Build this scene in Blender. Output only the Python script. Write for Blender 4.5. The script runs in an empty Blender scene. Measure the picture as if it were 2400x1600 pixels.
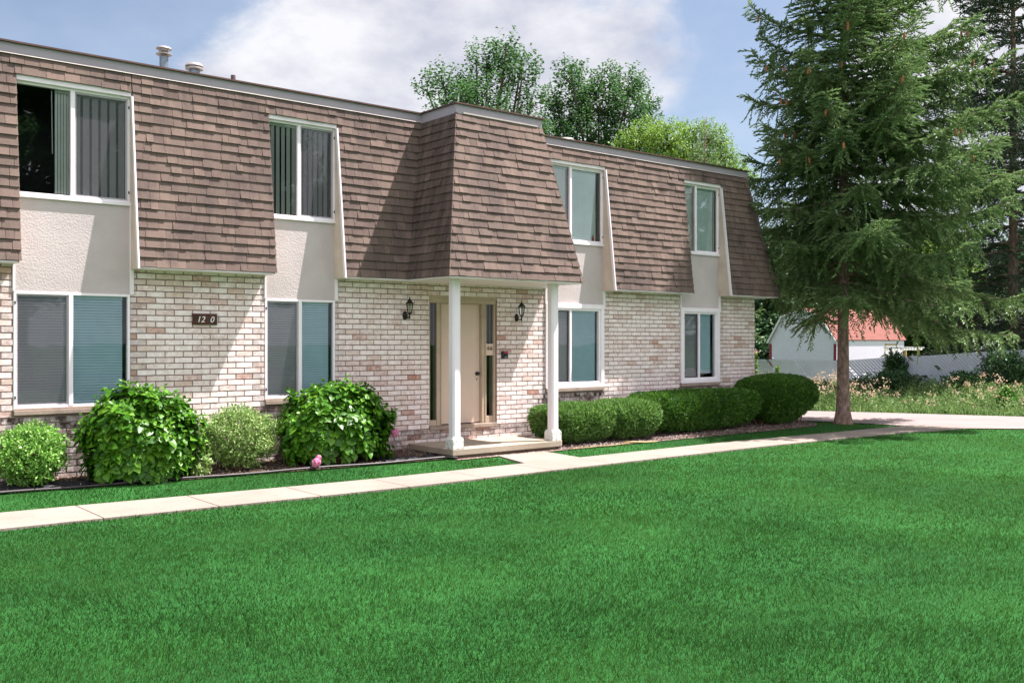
import bpy, math, random
import numpy as np
from mathutils import Vector
R = math.radians
rnd = random.Random(11)
rng = np.random.default_rng(7)
sc = bpy.context.scene
COL = sc.collection
ROOT = {}

def lin(c):
    c = c / 255.0
    return c / 12.92 if c <= 0.04045 else ((c + 0.055) / 1.055) ** 2.4
def rgb(r, g, b): return (lin(r), lin(g), lin(b), 1.0)

# ---------------------------------------------------------------- materials
class N:
    def __init__(s, name):
        s.m = bpy.data.materials.new(name); s.m.use_nodes = True
        s.t = s.m.node_tree; s.n = s.t.nodes; s.l = s.t.links; s.n.clear()
        s.out = s.n.new('ShaderNodeOutputMaterial')
    def new(s, ty, **kw):
        x = s.n.new(ty)
        for k, v in kw.items(): setattr(x, k, v)
        return x
    def put(s, node, sock, v):
        i = node.inputs[sock]
        if isinstance(v, bpy.types.NodeSocket): s.l.new(v, i)
        else: i.default_value = v
    def noise(s, scale, detail=3, rough=0.55, vec=None, stretch=None):
        n = s.new('ShaderNodeTexNoise'); n.inputs['Scale'].default_value = scale
        n.inputs['Detail'].default_value = detail; n.inputs['Roughness'].default_value = rough
        if vec is None: vec = s.pos()
        if stretch:
            mp = s.new('ShaderNodeMapping'); mp.inputs['Scale'].default_value = stretch
            s.l.new(vec, mp.inputs['Vector']); vec = mp.outputs['Vector']
        s.l.new(vec, n.inputs['Vector'])
        return n.outputs['Fac']
    def pos(s): return s.new('ShaderNodeNewGeometry').outputs['Position']
    def island(s): return s.new('ShaderNodeNewGeometry').outputs['Random Per Island']
    def ramp(s, fac, stops, interp='LINEAR'):
        r = s.new('ShaderNodeValToRGB'); r.color_ramp.interpolation = interp
        e = r.color_ramp.elements
        while len(e) < len(stops): e.new(0.5)
        for i, (p, c) in enumerate(stops): e[i].position = p; e[i].color = c
        s.l.new(fac, r.inputs['Fac']); return r.outputs['Color']
    def mix(s, fac, a, b, mode='MIX'):
        x = s.new('ShaderNodeMix', data_type='RGBA', blend_type=mode)
        s.put(x, 0, fac); s.put(x, 6, a); s.put(x, 7, b); return x.outputs[2]
    def math(s, op, a, b=0.0, c=None):
        x = s.new('ShaderNodeMath', operation=op); s.put(x, 0, a); s.put(x, 1, b)
        if c is not None: s.put(x, 2, c)
        return x.outputs[0]
    def bump(s, h, strength=0.4, dist=0.01):
        b = s.new('ShaderNodeBump'); b.inputs['Strength'].default_value = strength
        b.inputs['Distance'].default_value = dist; s.l.new(h, b.inputs['Height']); return b.outputs['Normal']
    def bsdf(s, color, rough=0.7, metal=0.0, normal=None, spec=0.4):
        p = s.new('ShaderNodeBsdfPrincipled')
        s.put(p, 'Base Color', color); s.put(p, 'Roughness', rough); s.put(p, 'Metallic', metal)
        s.put(p, 'Specular IOR Level', spec)
        if normal is not None: s.l.new(normal, p.inputs['Normal'])
        return p.outputs[0]
    def done(s, sh): s.l.new(sh, s.out.inputs['Surface']); return s.m

def plain(name, c, rough=0.7, metal=0.0, var=0.12, scale=6.0, bump=0.0, bscale=60.0, spec=0.4):
    n = N(name)
    f = n.noise(scale, 4)
    dk = tuple(x * (1 - var) for x in c[:3]) + (1,); lt = tuple(min(1, x * (1 + var)) for x in c[:3]) + (1,)
    col = n.ramp(f, [(0.3, dk), (0.7, lt)])
    nm = n.bump(n.noise(bscale, 3), bump, 0.005) if bump else None
    return n.done(n.bsdf(col, rough, metal, nm, spec))

def leafmat(name, stops, trans=0.3, rough=0.45, patch=0.5, pscale=1.5, spec=0.35, tcol=None):
    n = N(name)
    f = n.math('MULTIPLY_ADD', n.island(), 1 - patch, n.math('MULTIPLY', n.noise(pscale, 2), patch))
    col = n.ramp(f, stops)
    sh = n.bsdf(col, rough, 0, None, spec)
    tr = n.new('ShaderNodeBsdfTranslucent')
    n.l.new(n.mix(0.6, col, tcol or (0.25, 0.45, 0.04, 1), 'MIX') if tcol else col, tr.inputs['Color'])
    mx = n.new('ShaderNodeMixShader'); mx.inputs[0].default_value = trans
    n.l.new(sh, mx.inputs[1]); n.l.new(tr.outputs[0], mx.inputs[2])
    return n.done(mx.outputs[0])

M = {}
# brick: colour comes from an attribute per brick, broken up by worn whitewash
def brickmat():
    n = N('brick'); at = n.new('ShaderNodeAttribute', attribute_name='tint')
    sep = n.new('ShaderNodeSeparateColor'); n.l.new(at.outputs['Color'], sep.inputs[0])
    wear, hue, dirt = sep.outputs[0], sep.outputs[1], sep.outputs[2]
    clay = n.ramp(hue, [(0.0, rgb(172, 120, 106)), (0.4, rgb(190, 152, 138)), (1.0, rgb(202, 176, 160))])
    wash = n.ramp(n.noise(9, 4, 0.7), [(0.3, rgb(218, 199, 195)), (0.7, rgb(246, 233, 231))])
    f = n.math('ADD', n.math('MULTIPLY', n.noise(13, 5, 0.72, stretch=(1, 1, 1.8)), 0.9), wear)
    f = n.math('ADD', f, n.math('MULTIPLY', n.math('SUBTRACT', n.noise(1.3, 3), 0.5), 0.6))
    mask = n.ramp(f, [(0.57, (0, 0, 0, 1)), (1.0, (1, 1, 1, 1))])
    col = n.mix(mask, wash, clay)
    sp = n.ramp(n.noise(55, 3, 0.6), [(0.60, (0, 0, 0, 1)), (0.70, (1, 1, 1, 1))])
    col = n.mix(n.math('MULTIPLY', sp, 0.28), col, rgb(120, 80, 68))
    d = n.math('MULTIPLY', dirt, n.ramp(n.noise(7, 4, 0.7), [(0.30, (0, 0, 0, 1)), (0.55, (1, 1, 1, 1))]))
    col = n.mix(n.math('MULTIPLY', d, 0.93), col, rgb(66, 52, 48))
    h = n.noise(70, 4, 0.65)
    return n.done(n.bsdf(col, 0.85, 0, n.bump(h, 0.5, 0.006), 0.25))
M['brick'] = brickmat()
M['mortar'] = plain('mortar', rgb(136, 116, 110), 0.95, var=0.2, scale=12)
def shinglemat(name='shingle', streak=0.5):
    n = N(name)
    c = n.ramp(n.island(), [(0.0, rgb(80, 67, 63)), (0.35, rgb(88, 75, 70)), (0.7, rgb(95, 81, 75)), (1.0, rgb(110, 93, 86))])
    st = n.ramp(n.noise(1.6, 4, 0.6, stretch=(2.2, 2.2, 0.5)), [(0.45, (0, 0, 0, 1)), (0.60, (1, 1, 1, 1))])
    c = n.mix(n.math('MULTIPLY', st, 0.62), c, rgb(58, 50, 52))
    s2 = n.ramp(n.noise(0.8, 5, 0.65), [(0.42, (0, 0, 0, 1)), (0.62, (1, 1, 1, 1))])
    c = n.mix(n.math('MULTIPLY', s2, 0.26), c, rgb(138, 115, 105))
    s3 = n.ramp(n.noise(4.5, 4, 0.7, stretch=(1.6, 1.6, 0.35)), [(0.55, (0, 0, 0, 1)), (0.72, (1, 1, 1, 1))])
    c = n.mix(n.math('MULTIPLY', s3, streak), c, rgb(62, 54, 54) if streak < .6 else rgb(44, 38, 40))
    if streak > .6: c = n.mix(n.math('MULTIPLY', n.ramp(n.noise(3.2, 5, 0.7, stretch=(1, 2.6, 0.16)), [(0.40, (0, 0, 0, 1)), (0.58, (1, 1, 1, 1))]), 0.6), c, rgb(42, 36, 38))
    g = n.noise(150, 2, 0.7)
    c = n.mix(n.math('MULTIPLY', n.ramp(g, [(0.42, (0, 0, 0, 1)), (0.6, (1, 1, 1, 1))]), 0.25), c, rgb(160, 138, 128))
    return n.done(n.bsdf(c, 0.95, 0, n.bump(g, 0.35, 0.004), 0.15))
M['shingle'] = shinglemat(); M['shingle_stained_shaded'] = shinglemat('streaked_shaded_shingle', 0.75)  # porch roof's left face: streak stains, with its shade darkened into the colour
def stuccomat():
    n = N('stucco')
    c = n.ramp(n.noise(1.7, 5, 0.6), [(0.3, rgb(180, 168, 167)), (0.7, rgb(195, 183, 182))])
    d = n.ramp(n.noise(26, 3, 0.6), [(0.70, (0, 0, 0, 1)), (0.80, (1, 1, 1, 1))])
    c = n.mix(n.math('MULTIPLY', d, 0.4), c, rgb(140, 125, 110))
    h = n.new('ShaderNodeTexVoronoi'); h.inputs['Scale'].default_value = 42; n.l.new(n.pos(), h.inputs['Vector'])
    hh = n.math('ADD', h.outputs['Distance'], n.noise(60, 3))
    return n.done(n.bsdf(c, 0.9, 0, n.bump(hh, 0.4, 0.006), 0.2))
M['stucco'] = stuccomat()
M['cheek'] = plain('cheek_paint', rgb(196, 180, 166), 0.8, var=0.12, scale=3, bump=0.2)
def weathered(name, base, flake, lo=0.62, hi=0.7, scale=8):
    n = N(name)
    c = n.ramp(n.noise(3, 3), [(0.3, tuple(x * 0.93 for x in base[:3]) + (1,)), (0.7, base)])
    f = n.ramp(n.noise(scale, 5, 0.7, stretch=(1, 1, 0.6)), [(lo, (0, 0, 0, 1)), (hi, (1, 1, 1, 1))])
    c = n.mix(f, c, flake)
    return n.done(n.bsdf(c, 0.55, 0, n.bump(n.noise(25, 3), 0.1, 0.003), 0.4))
M['white'] = weathered('white_paint', rgb(232, 222, 225), rgb(170, 160, 150), 0.68, 0.78)
M['post'] = weathered('post_paint', rgb(232, 224, 229), rgb(150, 135, 122), 0.72, 0.8)
M['peeling'] = weathered('peeling_paint', rgb(222, 220, 216), rgb(150, 130, 112), 0.54, 0.62, 22)
M['vinyl'] = plain('window_vinyl', rgb(234, 225, 230), 0.35, var=0.03)
M['grey_alu'] = plain('dark_aluminium', rgb(70, 72, 78), 0.4, 0.3, var=0.08)
M['fascia'] = plain('grey_fascia', rgb(160, 149, 158), 0.5, var=0.06, scale=2)
M['drip'] = plain('brown_drip_edge', rgb(88, 62, 55), 0.5, 0.2, var=0.2)
M['flash'] = plain('pale_flashing', rgb(176, 164, 158), 0.6, var=0.1)
M['roof'] = plain('roof_gravel', rgb(110, 104, 98), 0.95, var=0.2)
M['door'] = weathered('door_paint', rgb(206, 182, 166), rgb(186, 160, 134), 0.62, 0.8, 3)
M['frame'] = plain('door_frame_paint', rgb(176, 156, 136), 0.6, var=0.1, scale=5)
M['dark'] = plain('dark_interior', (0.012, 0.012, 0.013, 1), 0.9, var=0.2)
M['sill'] = plain('stone_sill', rgb(150, 132, 120), 0.9, var=0.2, scale=9, bump=0.4)
M['slat'] = plain('blind_slat', rgb(214, 220, 224), 0.6, var=0.04)
M['vslat'] = plain('vertical_blind_slat', rgb(232, 232, 228), 0.65, var=0.05)
M['curtain'] = plain('teal_blind', rgb(222, 240, 238), 0.7, var=0.06)
M['bronze'] = plain('dark_bronze', rgb(48, 42, 42), 0.45, 0.6, var=0.2, scale=20)
M['black'] = plain('black_plastic', rgb(24, 25, 30), 0.35, var=0.1)
M['red'] = plain('red_indicator', rgb(206, 24, 40), 0.35, var=0.05)
M['label'] = plain('grey_label', rgb(190, 192, 200), 0.5, var=0.05)
M['wood'] = plain('stained_wood', rgb(74, 40, 26), 0.6, var=0.45, scale=18, bump=0.3, bscale=30)
M['numeral'] = plain('white_numeral', rgb(225, 222, 220), 0.4, var=0.03)
M['brass'] = plain('tarnished_numeral', rgb(84, 66, 48), 0.45, 0.5, var=0.2)
M['galv'] = plain('galvanised_metal', rgb(118, 128, 140), 0.45, 0.5, var=0.15, scale=14)
M['cap'] = plain('pale_metal_cap', rgb(168, 158, 154), 0.45, 0.3, var=0.08)
M['pipe'] = plain('brown_pipe', rgb(92, 72, 78), 0.6, var=0.1)
def concrete(name, c1, c2, bs=0.3):
    n = N(name)
    c = n.ramp(n.noise(0.9, 5, 0.6), [(0.3, c1), (0.7, c2)])
    c = n.mix(n.math('MULTIPLY', n.ramp(n.noise(2.6, 6, 0.75), [(0.5, (0, 0, 0, 1)), (0.68, (1, 1, 1, 1))]), 0.35), c, rgb(128, 114, 102))
    sp = n.ramp(n.noise(90, 3, 0.6), [(0.35, rgb(150, 136, 126)), (0.6, (1, 1, 1, 1))])
    c = n.mix(0.35, c, sp, 'MULTIPLY')
    cr = n.ramp(n.noise(5, 6, 0.8), [(0.66, (0, 0, 0, 1)), (0.8, (1, 1, 1, 1))])
    c = n.mix(n.math('MULTIPLY', cr, 0.3), c, rgb(150, 136, 124))
    return n.done(n.bsdf(c, 0.9, 0, n.bump(n.noise(120, 3), bs, 0.003), 0.2))
M['concrete'] = concrete('concrete', rgb(138, 126, 118), rgb(152, 140, 131))
M['drive'] = concrete('driveway_concrete', rgb(138, 124, 122), rgb(150, 135, 134), 0.2)
M['slab'] = concrete('porch_concrete', rgb(158, 144, 128), rgb(176, 162, 146), 0.5)
M['slab_side'] = concrete('slab_edge', rgb(140, 122, 104), rgb(166, 148, 128), 0.8)
M['joint'] = plain('joint', rgb(120, 104, 92), 0.95, var=0.3, scale=20)
def groundmat():
    n = N('ground')
    f = n.math('ADD', n.math('MULTIPLY', n.noise(0.35, 3), 0.6), n.math('MULTIPLY', n.noise(60, 3, 0.8), 0.4))
    c = n.ramp(f, [(0.35, (0.012, 0.060, 0.014, 1)), (0.65, (0.028, 0.125, 0.026, 1))])
    return n.done(n.bsdf(c, 0.95, 0, n.bump(n.noise(80, 3), 0.8, 0.02), 0.1))
M['ground'] = groundmat()
def mulchmat(name, a, b, c3):
    n = N(name)
    v = n.new('ShaderNodeTexVoronoi'); v.inputs['Scale'].default_value = 38; n.l.new(n.pos(), v.inputs['Vector'])
    sep = n.new('ShaderNodeSeparateColor'); n.l.new(v.outputs['Color'], sep.inputs[0])
    c = n.ramp(sep.outputs[0], [(0.0, a), (0.6, b), (1.0, c3)])
    return n.done(n.bsdf(c, 0.95, 0, n.bump(v.outputs['Distance'], 1.0, 0.02), 0.2))
M['soil'] = mulchmat('bed_soil', rgb(40, 30, 26), rgb(86, 68, 56), rgb(130, 108, 88))
M['mulch'] = mulchmat('wood_chips', rgb(72, 50, 42), rgb(118, 98, 88), rgb(168, 156, 148))
M['chip'] = leafmat('chip', [(0.0, rgb(70, 46, 38)), (0.5, rgb(120, 98, 90)), (1.0, rgb(182, 172, 166))], 0.0, 0.9, 0.1)
M['fabric'] = plain('black_weed_fabric', rgb(28, 27, 33), 0.55, var=0.3, scale=8, bump=0.5, bscale=12)
M['edging'] = plain('edging_plastic', rgb(62, 54, 56), 0.45, var=0.25, scale=5)
M['bark'] = None
def barkmat(name, a, b, c3):
    n = N(name)
    f = n.noise(14, 5, 0.7, stretch=(1, 1, 0.45))
    c = n.ramp(f, [(0.3, a), (0.5, b), (0.7, c3)])
    return n.done(n.bsdf(c, 0.95, 0, n.bump(n.noise(22, 5, 0.7, stretch=(1, 1, 0.4)), 0.9, 0.03), 0.1))
M['bark'] = barkmat('spruce_bark', rgb(84, 66, 58), rgb(136, 112, 102), rgb(172, 148, 136))
M['bark2'] = barkmat('grey_bark', rgb(60, 50, 44), rgb(96, 84, 76), rgb(130, 118, 108))
M['twig'] = plain('twig', rgb(118, 92, 72), 0.9, var=0.25, scale=15)
M['cone'] = plain('spruce_cone', rgb(168, 104, 70), 0.8, var=0.25, scale=30, bump=0.6)
M['spruce'] = leafmat('spruce_needles', [(0.0, (0.055, 0.095, 0.034, 1)), (0.5, (0.16, 0.25, 0.092, 1)), (1.0, (0.38, 0.48, 0.22, 1))], 0.4, 0.5, 0.45, 1.2)
M['spruce2'] = leafmat('old_spruce_needles', [(0.0, (0.04, 0.062, 0.04, 1)), (0.6, (0.085, 0.12, 0.07, 1)), (1.0, (0.19, 0.21, 0.14, 1))], 0.3, 0.6, 0.4, 1.2)
M['maple'] = leafmat('maple_leaves', [(0.0, (0.028, 0.078, 0.024, 1)), (0.5, (0.062, 0.145, 0.042, 1)), (1.0, (0.13, 0.23, 0.075, 1))], 0.4, 0.7, 0.3, 1.0, 0.12)
M['locust'] = leafmat('yellow_green_leaves', [(0.0, (0.09, 0.18, 0.025, 1)), (0.5, (0.17, 0.29, 0.04, 1)), (1.0, (0.30, 0.42, 0.08, 1))], 0.4, 0.5, 0.4, 1.0)
M['hyd'] = leafmat('hydrangea_leaves', [(0.0, (0.020, 0.085, 0.006, 1)), (0.4, (0.052, 0.17, 0.010, 1)), (0.8, (0.135, 0.31, 0.022, 1)), (1.0, (0.33, 0.47, 0.06, 1))], 0.35, 0.38, 0.35, 3)
M['euon'] = leafmat('pale_shrub_leaves', [(0.0, (0.06, 0.19, 0.02, 1)), (0.5, (0.18, 0.40, 0.06, 1)), (1.0, (0.48, 0.62, 0.22, 1))], 0.3, 0.42, 0.3, 4)
M['euon2'] = leafmat('yellowish_shrub_leaves', [(0.0, (0.07, 0.16, 0.03, 1)), (0.5, (0.24, 0.38, 0.09, 1)), (1.0, (0.55, 0.60, 0.30, 1))], 0.3, 0.42, 0.35, 4)
M['yew'] = leafmat('yew_leaves', [(0.1, (0.035, 0.095, 0.018, 1)), (0.5, (0.115, 0.24, 0.045, 1)), (0.9, (0.32, 0.48, 0.15, 1))], 0.35, 0.45, 0.4, 2.5)
M['yew2'] = leafmat('dark_yew_leaves', [(0.1, (0.020, 0.070, 0.010, 1)), (0.5, (0.062, 0.165, 0.018, 1)), (0.9, (0.18, 0.34, 0.055, 1))], 0.35, 0.45, 0.4, 2.5)
M['weed'] = leafmat('weed_leaves', [(0.0, (0.07, 0.14, 0.04, 1)), (0.5, (0.17, 0.28, 0.08, 1)), (1.0, (0.36, 0.43, 0.19, 1))], 0.35, 0.6, 0.5, 0.8)
M['weedflower'] = leafmat('faded_flowers', [(0.0, rgb(196, 150, 128)), (0.5, rgb(214, 184, 158)), (1.0, rgb(232, 216, 190))], 0.3, 0.7, 0.3, 1.0)
M['darkbush'] = leafmat('dark_bush_leaves', [(0.0, (0.02, 0.06, 0.022, 1)), (0.5, (0.045, 0.11, 0.038, 1)), (1.0, (0.10, 0.19, 0.07, 1))], 0.25, 0.5, 0.4, 1.5)
M['greybush'] = leafmat('grey_green_leaves', [(0.0, (0.04, 0.09, 0.045, 1)), (0.5, (0.09, 0.16, 0.075, 1)), (1.0, (0.20, 0.27, 0.13, 1))], 0.3, 0.5, 0.4, 1.5)
M['bright'] = leafmat('bright_needles', [(0.0, (0.05, 0.20, 0.02, 1)), (1.0, (0.16, 0.42, 0.06, 1))], 0.4, 0.5, 0.3, 2)
M['petal'] = leafmat('pink_petals', [(0.0, rgb(214, 92, 150)), (0.5, rgb(232, 150, 190)), (1.0, rgb(246, 208, 224))], 0.3, 0.5, 0.2, 10)
def grassmat():
    m = leafmat('grass_blades', [(0.26, (0.017, 0.064, 0.010, 1)), (0.5, (0.032, 0.100, 0.017, 1)), (0.74, (0.058, 0.158, 0.030, 1))], 0.5, 0.6, 0.82, 0.55, 0.15)
    t = m.node_tree; p = [x for x in t.nodes if x.type == 'BSDF_PRINCIPLED'][0]; tr = [x for x in t.nodes if x.type == 'BSDF_TRANSLUCENT'][0]
    src = p.inputs['Base Color'].links[0].from_socket                     # turf colour turns paler towards the driveway end
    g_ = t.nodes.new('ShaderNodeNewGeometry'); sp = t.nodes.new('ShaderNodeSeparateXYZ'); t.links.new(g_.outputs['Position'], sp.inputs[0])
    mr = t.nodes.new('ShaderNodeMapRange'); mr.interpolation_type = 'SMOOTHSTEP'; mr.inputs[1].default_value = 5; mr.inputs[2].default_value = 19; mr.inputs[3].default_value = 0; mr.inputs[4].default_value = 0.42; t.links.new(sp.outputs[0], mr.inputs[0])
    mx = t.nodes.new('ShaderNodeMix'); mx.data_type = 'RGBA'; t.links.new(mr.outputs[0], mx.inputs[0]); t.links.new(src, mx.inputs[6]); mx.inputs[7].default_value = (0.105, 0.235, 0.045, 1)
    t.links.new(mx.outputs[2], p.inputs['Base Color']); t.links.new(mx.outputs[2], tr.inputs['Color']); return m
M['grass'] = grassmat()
M['straw'] = leafmat('dry_blades', [(0.0, rgb(150, 120, 80)), (1.0, rgb(206, 184, 140))], 0.2, 0.8, 0.2)
M['siding'] = plain('white_siding', rgb(222, 212, 226), 0.6, var=0.04)
M['redroof'] = plain('red_roof', rgb(126, 76, 68), 0.9, var=0.14, scale=5, bump=0.4)
M['redtrim'] = plain('red_trim', rgb(134, 38, 50), 0.5, var=0.1)
M['tan'] = plain('tan_trim', rgb(186, 150, 96), 0.7, var=0.1)
M['slatgrey'] = plain('fence_slat_plastic', rgb(214, 218, 232), 0.5, var=0.1, scale=1.5)
M['wire'] = plain('fence_wire', rgb(150, 156, 164), 0.5, 0.4, var=0.1)
def glass(name, tint, boost=1.6):
    n = N(name)
    tr = n.new('ShaderNodeBsdfTransparent'); tr.inputs[0].default_value = tint
    gl = n.new('ShaderNodeBsdfGlossy'); gl.inputs['Roughness'].default_value = 0.015; gl.inputs['Color'].default_value = (0.92, 0.97, 0.98, 1)
    wob = n.bump(n.noise(1.3, 2), 0.03, 0.05); n.l.new(wob, gl.inputs['Normal'])
    fr = n.new('ShaderNodeFresnel'); fr.inputs['IOR'].default_value = 1.5
    f = n.math('MULTIPLY', fr.outputs[0], boost)
    mx = n.new('ShaderNodeMixShader'); n.l.new(f, mx.inputs[0]); n.l.new(tr.outputs[0], mx.inputs[1]); n.l.new(gl.outputs[0], mx.inputs[2])
    return n.done(mx.outputs[0])
M['glass'] = glass('clear_glass', (0.93, 0.96, 0.95, 1), 2.2)
M['glass_teal'] = glass('teal_glass', (0.76, 0.90, 0.94, 1), 0.8)
M['glass_door'] = glass('door_glass', (0.8, 0.82, 0.84, 1), 0.7)
M['glass_lamp'] = glass('lantern_glass', (0.8, 0.82, 0.78, 1))
def screenmat():
    n = N('insect_screen')
    tr = n.new('ShaderNodeBsdfTransparent')
    df = n.new('ShaderNodeBsdfDiffuse'); df.inputs[0].default_value = rgb(104, 100, 108)
    mx = n.new('ShaderNodeMixShader'); mx.inputs[0].default_value = 0.36
    n.l.new(tr.outputs[0], mx.inputs[1]); n.l.new(df.outputs[0], mx.inputs[2])
    return n.done(mx.outputs[0])
M['screen'] = screenmat()

# ---------------------------------------------------------------- objects
def link(o, parent=None):
    COL.objects.link(o)
    if parent is not None:
        o.parent = parent; ROOT[o.name] = ROOT.get(parent.name, Vector((0, 0, 0)))
    return o
def tag(o, label=None, cat=None, group=None, kind=None):
    if label: o['label'] = label
    if cat: o['category'] = cat
    if group: o['group'] = group
    if kind: o['kind'] = kind
    return o
def thing(name, loc, label, cat, group=None):
    o = bpy.data.objects.new(name, None); o.location = loc; o.empty_display_size = 0.2
    COL.objects.link(o); ROOT[o.name] = Vector(loc)
    return tag(o, label, cat, group)

class MB:
    def __init__(s): s.v = []; s.f = []; s.tint = []
    def quad(s, a, b, c, d): i = len(s.v); s.v += [a, b, c, d]; s.f.append((i, i + 1, i + 2, i + 3))
    def poly(s, pts): i = len(s.v); s.v += list(pts); s.f.append(tuple(range(i, i + len(pts))))
    def hexa(s, p):  # 8 points: bottom ring 0-3, top ring 4-7
        i = len(s.v); s.v += list(p)
        for q in ((3, 2, 1, 0), (4, 5, 6, 7), (0, 1, 5, 4), (1, 2, 6, 5), (2, 3, 7, 6), (3, 0, 4, 7)):
            s.f.append(tuple(i + k for k in q))
    def box(s, x0, x1, y0, y1, z0, z1):
        s.hexa([(x0, y0, z0), (x1, y0, z0), (x1, y1, z0), (x0, y1, z0), (x0, y0, z1), (x1, y0, z1), (x1, y1, z1), (x0, y1, z1)])
    def prism(s, poly, axis, a, b):  # poly list of 2-D points, extruded along axis
        def P(u, v, w): return {'x': (w, u, v), 'y': (u, w, v), 'z': (u, v, w)}[axis]
        i = len(s.v); n = len(poly)
        s.v += [P(u, v, a) for u, v in poly] + [P(u, v, b) for u, v in poly]
        s.f.append(tuple(i + k for k in range(n))); s.f.append(tuple(i + n + k for k in reversed(range(n))))
        for k in range(n): s.f.append((i + k, i + n + k, i + n + (k + 1) % n, i + (k + 1) % n))
    def tube(s, pts, radii, n=8, cap=True):
        pts = [Vector(p) for p in pts]; i0 = len(s.v)
        if not hasattr(radii, '__len__'): radii = [radii] * len(pts)
        up = None
        for k, p in enumerate(pts):
            d = (pts[min(k + 1, len(pts) - 1)] - pts[max(k - 1, 0)]).normalized()
            if up is None:
                up = Vector((0, 0, 1)) if abs(d.z) < 0.9 else Vector((1, 0, 0))
            a = d.cross(up).normalized(); b = a.cross(d).normalized(); up = b
            for j in range(n):
                t = 2 * math.pi * j / n
                s.v.append(tuple(p + (a * math.cos(t) + b * math.sin(t)) * radii[k]))
        for k in range(len(pts) - 1):
            for j in range(n):
                a0 = i0 + k * n; s.f.append((a0 + j, a0 + (j + 1) % n, a0 + n + (j + 1) % n, a0 + n + j))
        if cap:
            s.f.append(tuple(i0 + j for j in reversed(range(n)))); e = i0 + (len(pts) - 1) * n
            s.f.append(tuple(e + j for j in range(n)))
    def lathe(s, c, prof, n=20):  # prof: (r,z) list; c: base centre
        i0 = len(s.v)
        for r, z in prof:
            for j in range(n):
                t = 2 * math.pi * j / n; s.v.append((c[0] + r * math.cos(t), c[1] + r * math.sin(t), c[2] + z))
        for k in range(len(prof) - 1):
            for j in range(n):
                a0 = i0 + k * n; s.f.append((a0 + j, a0 + (j + 1) % n, a0 + n + (j + 1) % n, a0 + n + j))
        s.f.append(tuple(i0 + j for j in reversed(range(n)))); e = i0 + (len(prof) - 1) * n
        s.f.append(tuple(e + j for j in range(n)))
    def build(s, name, mat, parent=None, smooth=False, bevel=0.0):
        off = ROOT.get(parent.name, Vector((0, 0, 0))) if parent is not None else Vector((0, 0, 0))
        me = bpy.data.meshes.new(name)
        me.from_pydata([(v[0] - off.x, v[1] - off.y, v[2] - off.z) for v in s.v], [], s.f)
        me.update()
        if s.tint:
            at = me.color_attributes.new('tint', 'FLOAT_COLOR', 'POINT')
            at.data.foreach_set('color', np.array(s.tint, dtype=np.float32).ravel())
        if isinstance(mat, str): mat = M[mat]
        me.materials.append(mat)
        if smooth: me.polygons.foreach_set('use_smooth', [True] * len(me.polygons))
        o = bpy.data.objects.new(name, me); link(o, parent)
        if bevel:
            b = o.modifiers.new('bevel', 'BEVEL'); b.width = bevel; b.segments = 2; b.limit_method = 'ANGLE'
        return o

def np_mesh(name, V, F, mat, parent=None):
    """V (n,3) float; F list of (k,m) int arrays"""
    off = ROOT.get(parent.name, Vector((0, 0, 0))) if parent is not None else Vector((0, 0, 0))
    V = V - np.array(off)
    me = bpy.data.meshes.new(name)
    me.vertices.add(len(V)); me.vertices.foreach_set('co', V.astype(np.float32).ravel())
    loops = np.concatenate([f.ravel() for f in F]); tot = np.concatenate([np.full(len(f), f.shape[1]) for f in F])
    me.loops.add(len(loops)); me.loops.foreach_set('vertex_index', loops.astype(np.int32))
    me.polygons.add(len(tot)); st = np.concatenate([[0], np.cumsum(tot)[:-1]])
    me.polygons.foreach_set('loop_start', st.astype(np.int32))
    me.update(calc_edges=True)
    me.materials.append(M[mat] if isinstance(mat, str) else mat)
    o = bpy.data.objects.new(name, me); return link(o, parent)

TPL = {
 'big': ([(0, 0, 0), (.28, .40, .05), (.66, .34, -.02), (1, 0, -.22), (.66, -.34, -.02), (.28, -.40, .05), (.28, 0, -.04), (.66, 0, -.09)],
         [(0, 6, 1), (2, 7, 3), (0, 5, 6), (4, 3, 7)], [(1, 6, 7, 2), (5, 4, 7, 6)]),
 'small': ([(0, 0, 0), (.45, .5, .12), (1, 0, 0), (.45, -.5, .12)], [(0, 2, 1), (0, 3, 2)], []),
 'shoot': ([(0, 0, 0), (.3, .5, 0), (1, 0, 0), (.3, -.5, 0), (0, 0, 0), (.3, 0, .5), (1, 0, 0), (.3, 0, -.5)], [], [(0, 1, 2, 3), (4, 5, 6, 7)]),
 'blade': ([(0, -.5, 0), (0, .5, 0), (.55, .36, .10), (.55, -.36, .10), (1, 0, .34)], [(3, 2, 4)], [(0, 1, 2, 3)]),
}
def unit(a): return a / np.maximum(np.linalg.norm(a, axis=-1, keepdims=True), 1e-9)
def leaves_np(P, T, Nn, L, W, tpl):
    tv, t3, t4 = TPL[tpl]; tv = np.array(tv, float); k = len(tv); n = len(P)
    T = unit(T); S = unit(np.cross(Nn, T)); U = np.cross(T, S)
    L = np.broadcast_to(L, (n,)); W = np.broadcast_to(W, (n,))
    V = (P[:, None, :] + T[:, None, :] * (tv[None, :, 0:1] * L[:, None, None]) + S[:, None, :] * (tv[None, :, 1:2] * W[:, None, None])
         + U[:, None, :] * (tv[None, :, 2:3] * (W if tpl == 'shoot' else L)[:, None, None])).reshape(-1, 3)
    base = (np.arange(n) * k)[:, None, None]
    F = []
    if t3: F.append((base + np.array(t3)[None]).reshape(-1, 3))
    if t4: F.append((base + np.array(t4)[None]).reshape(-1, 4))
    return V, F
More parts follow.
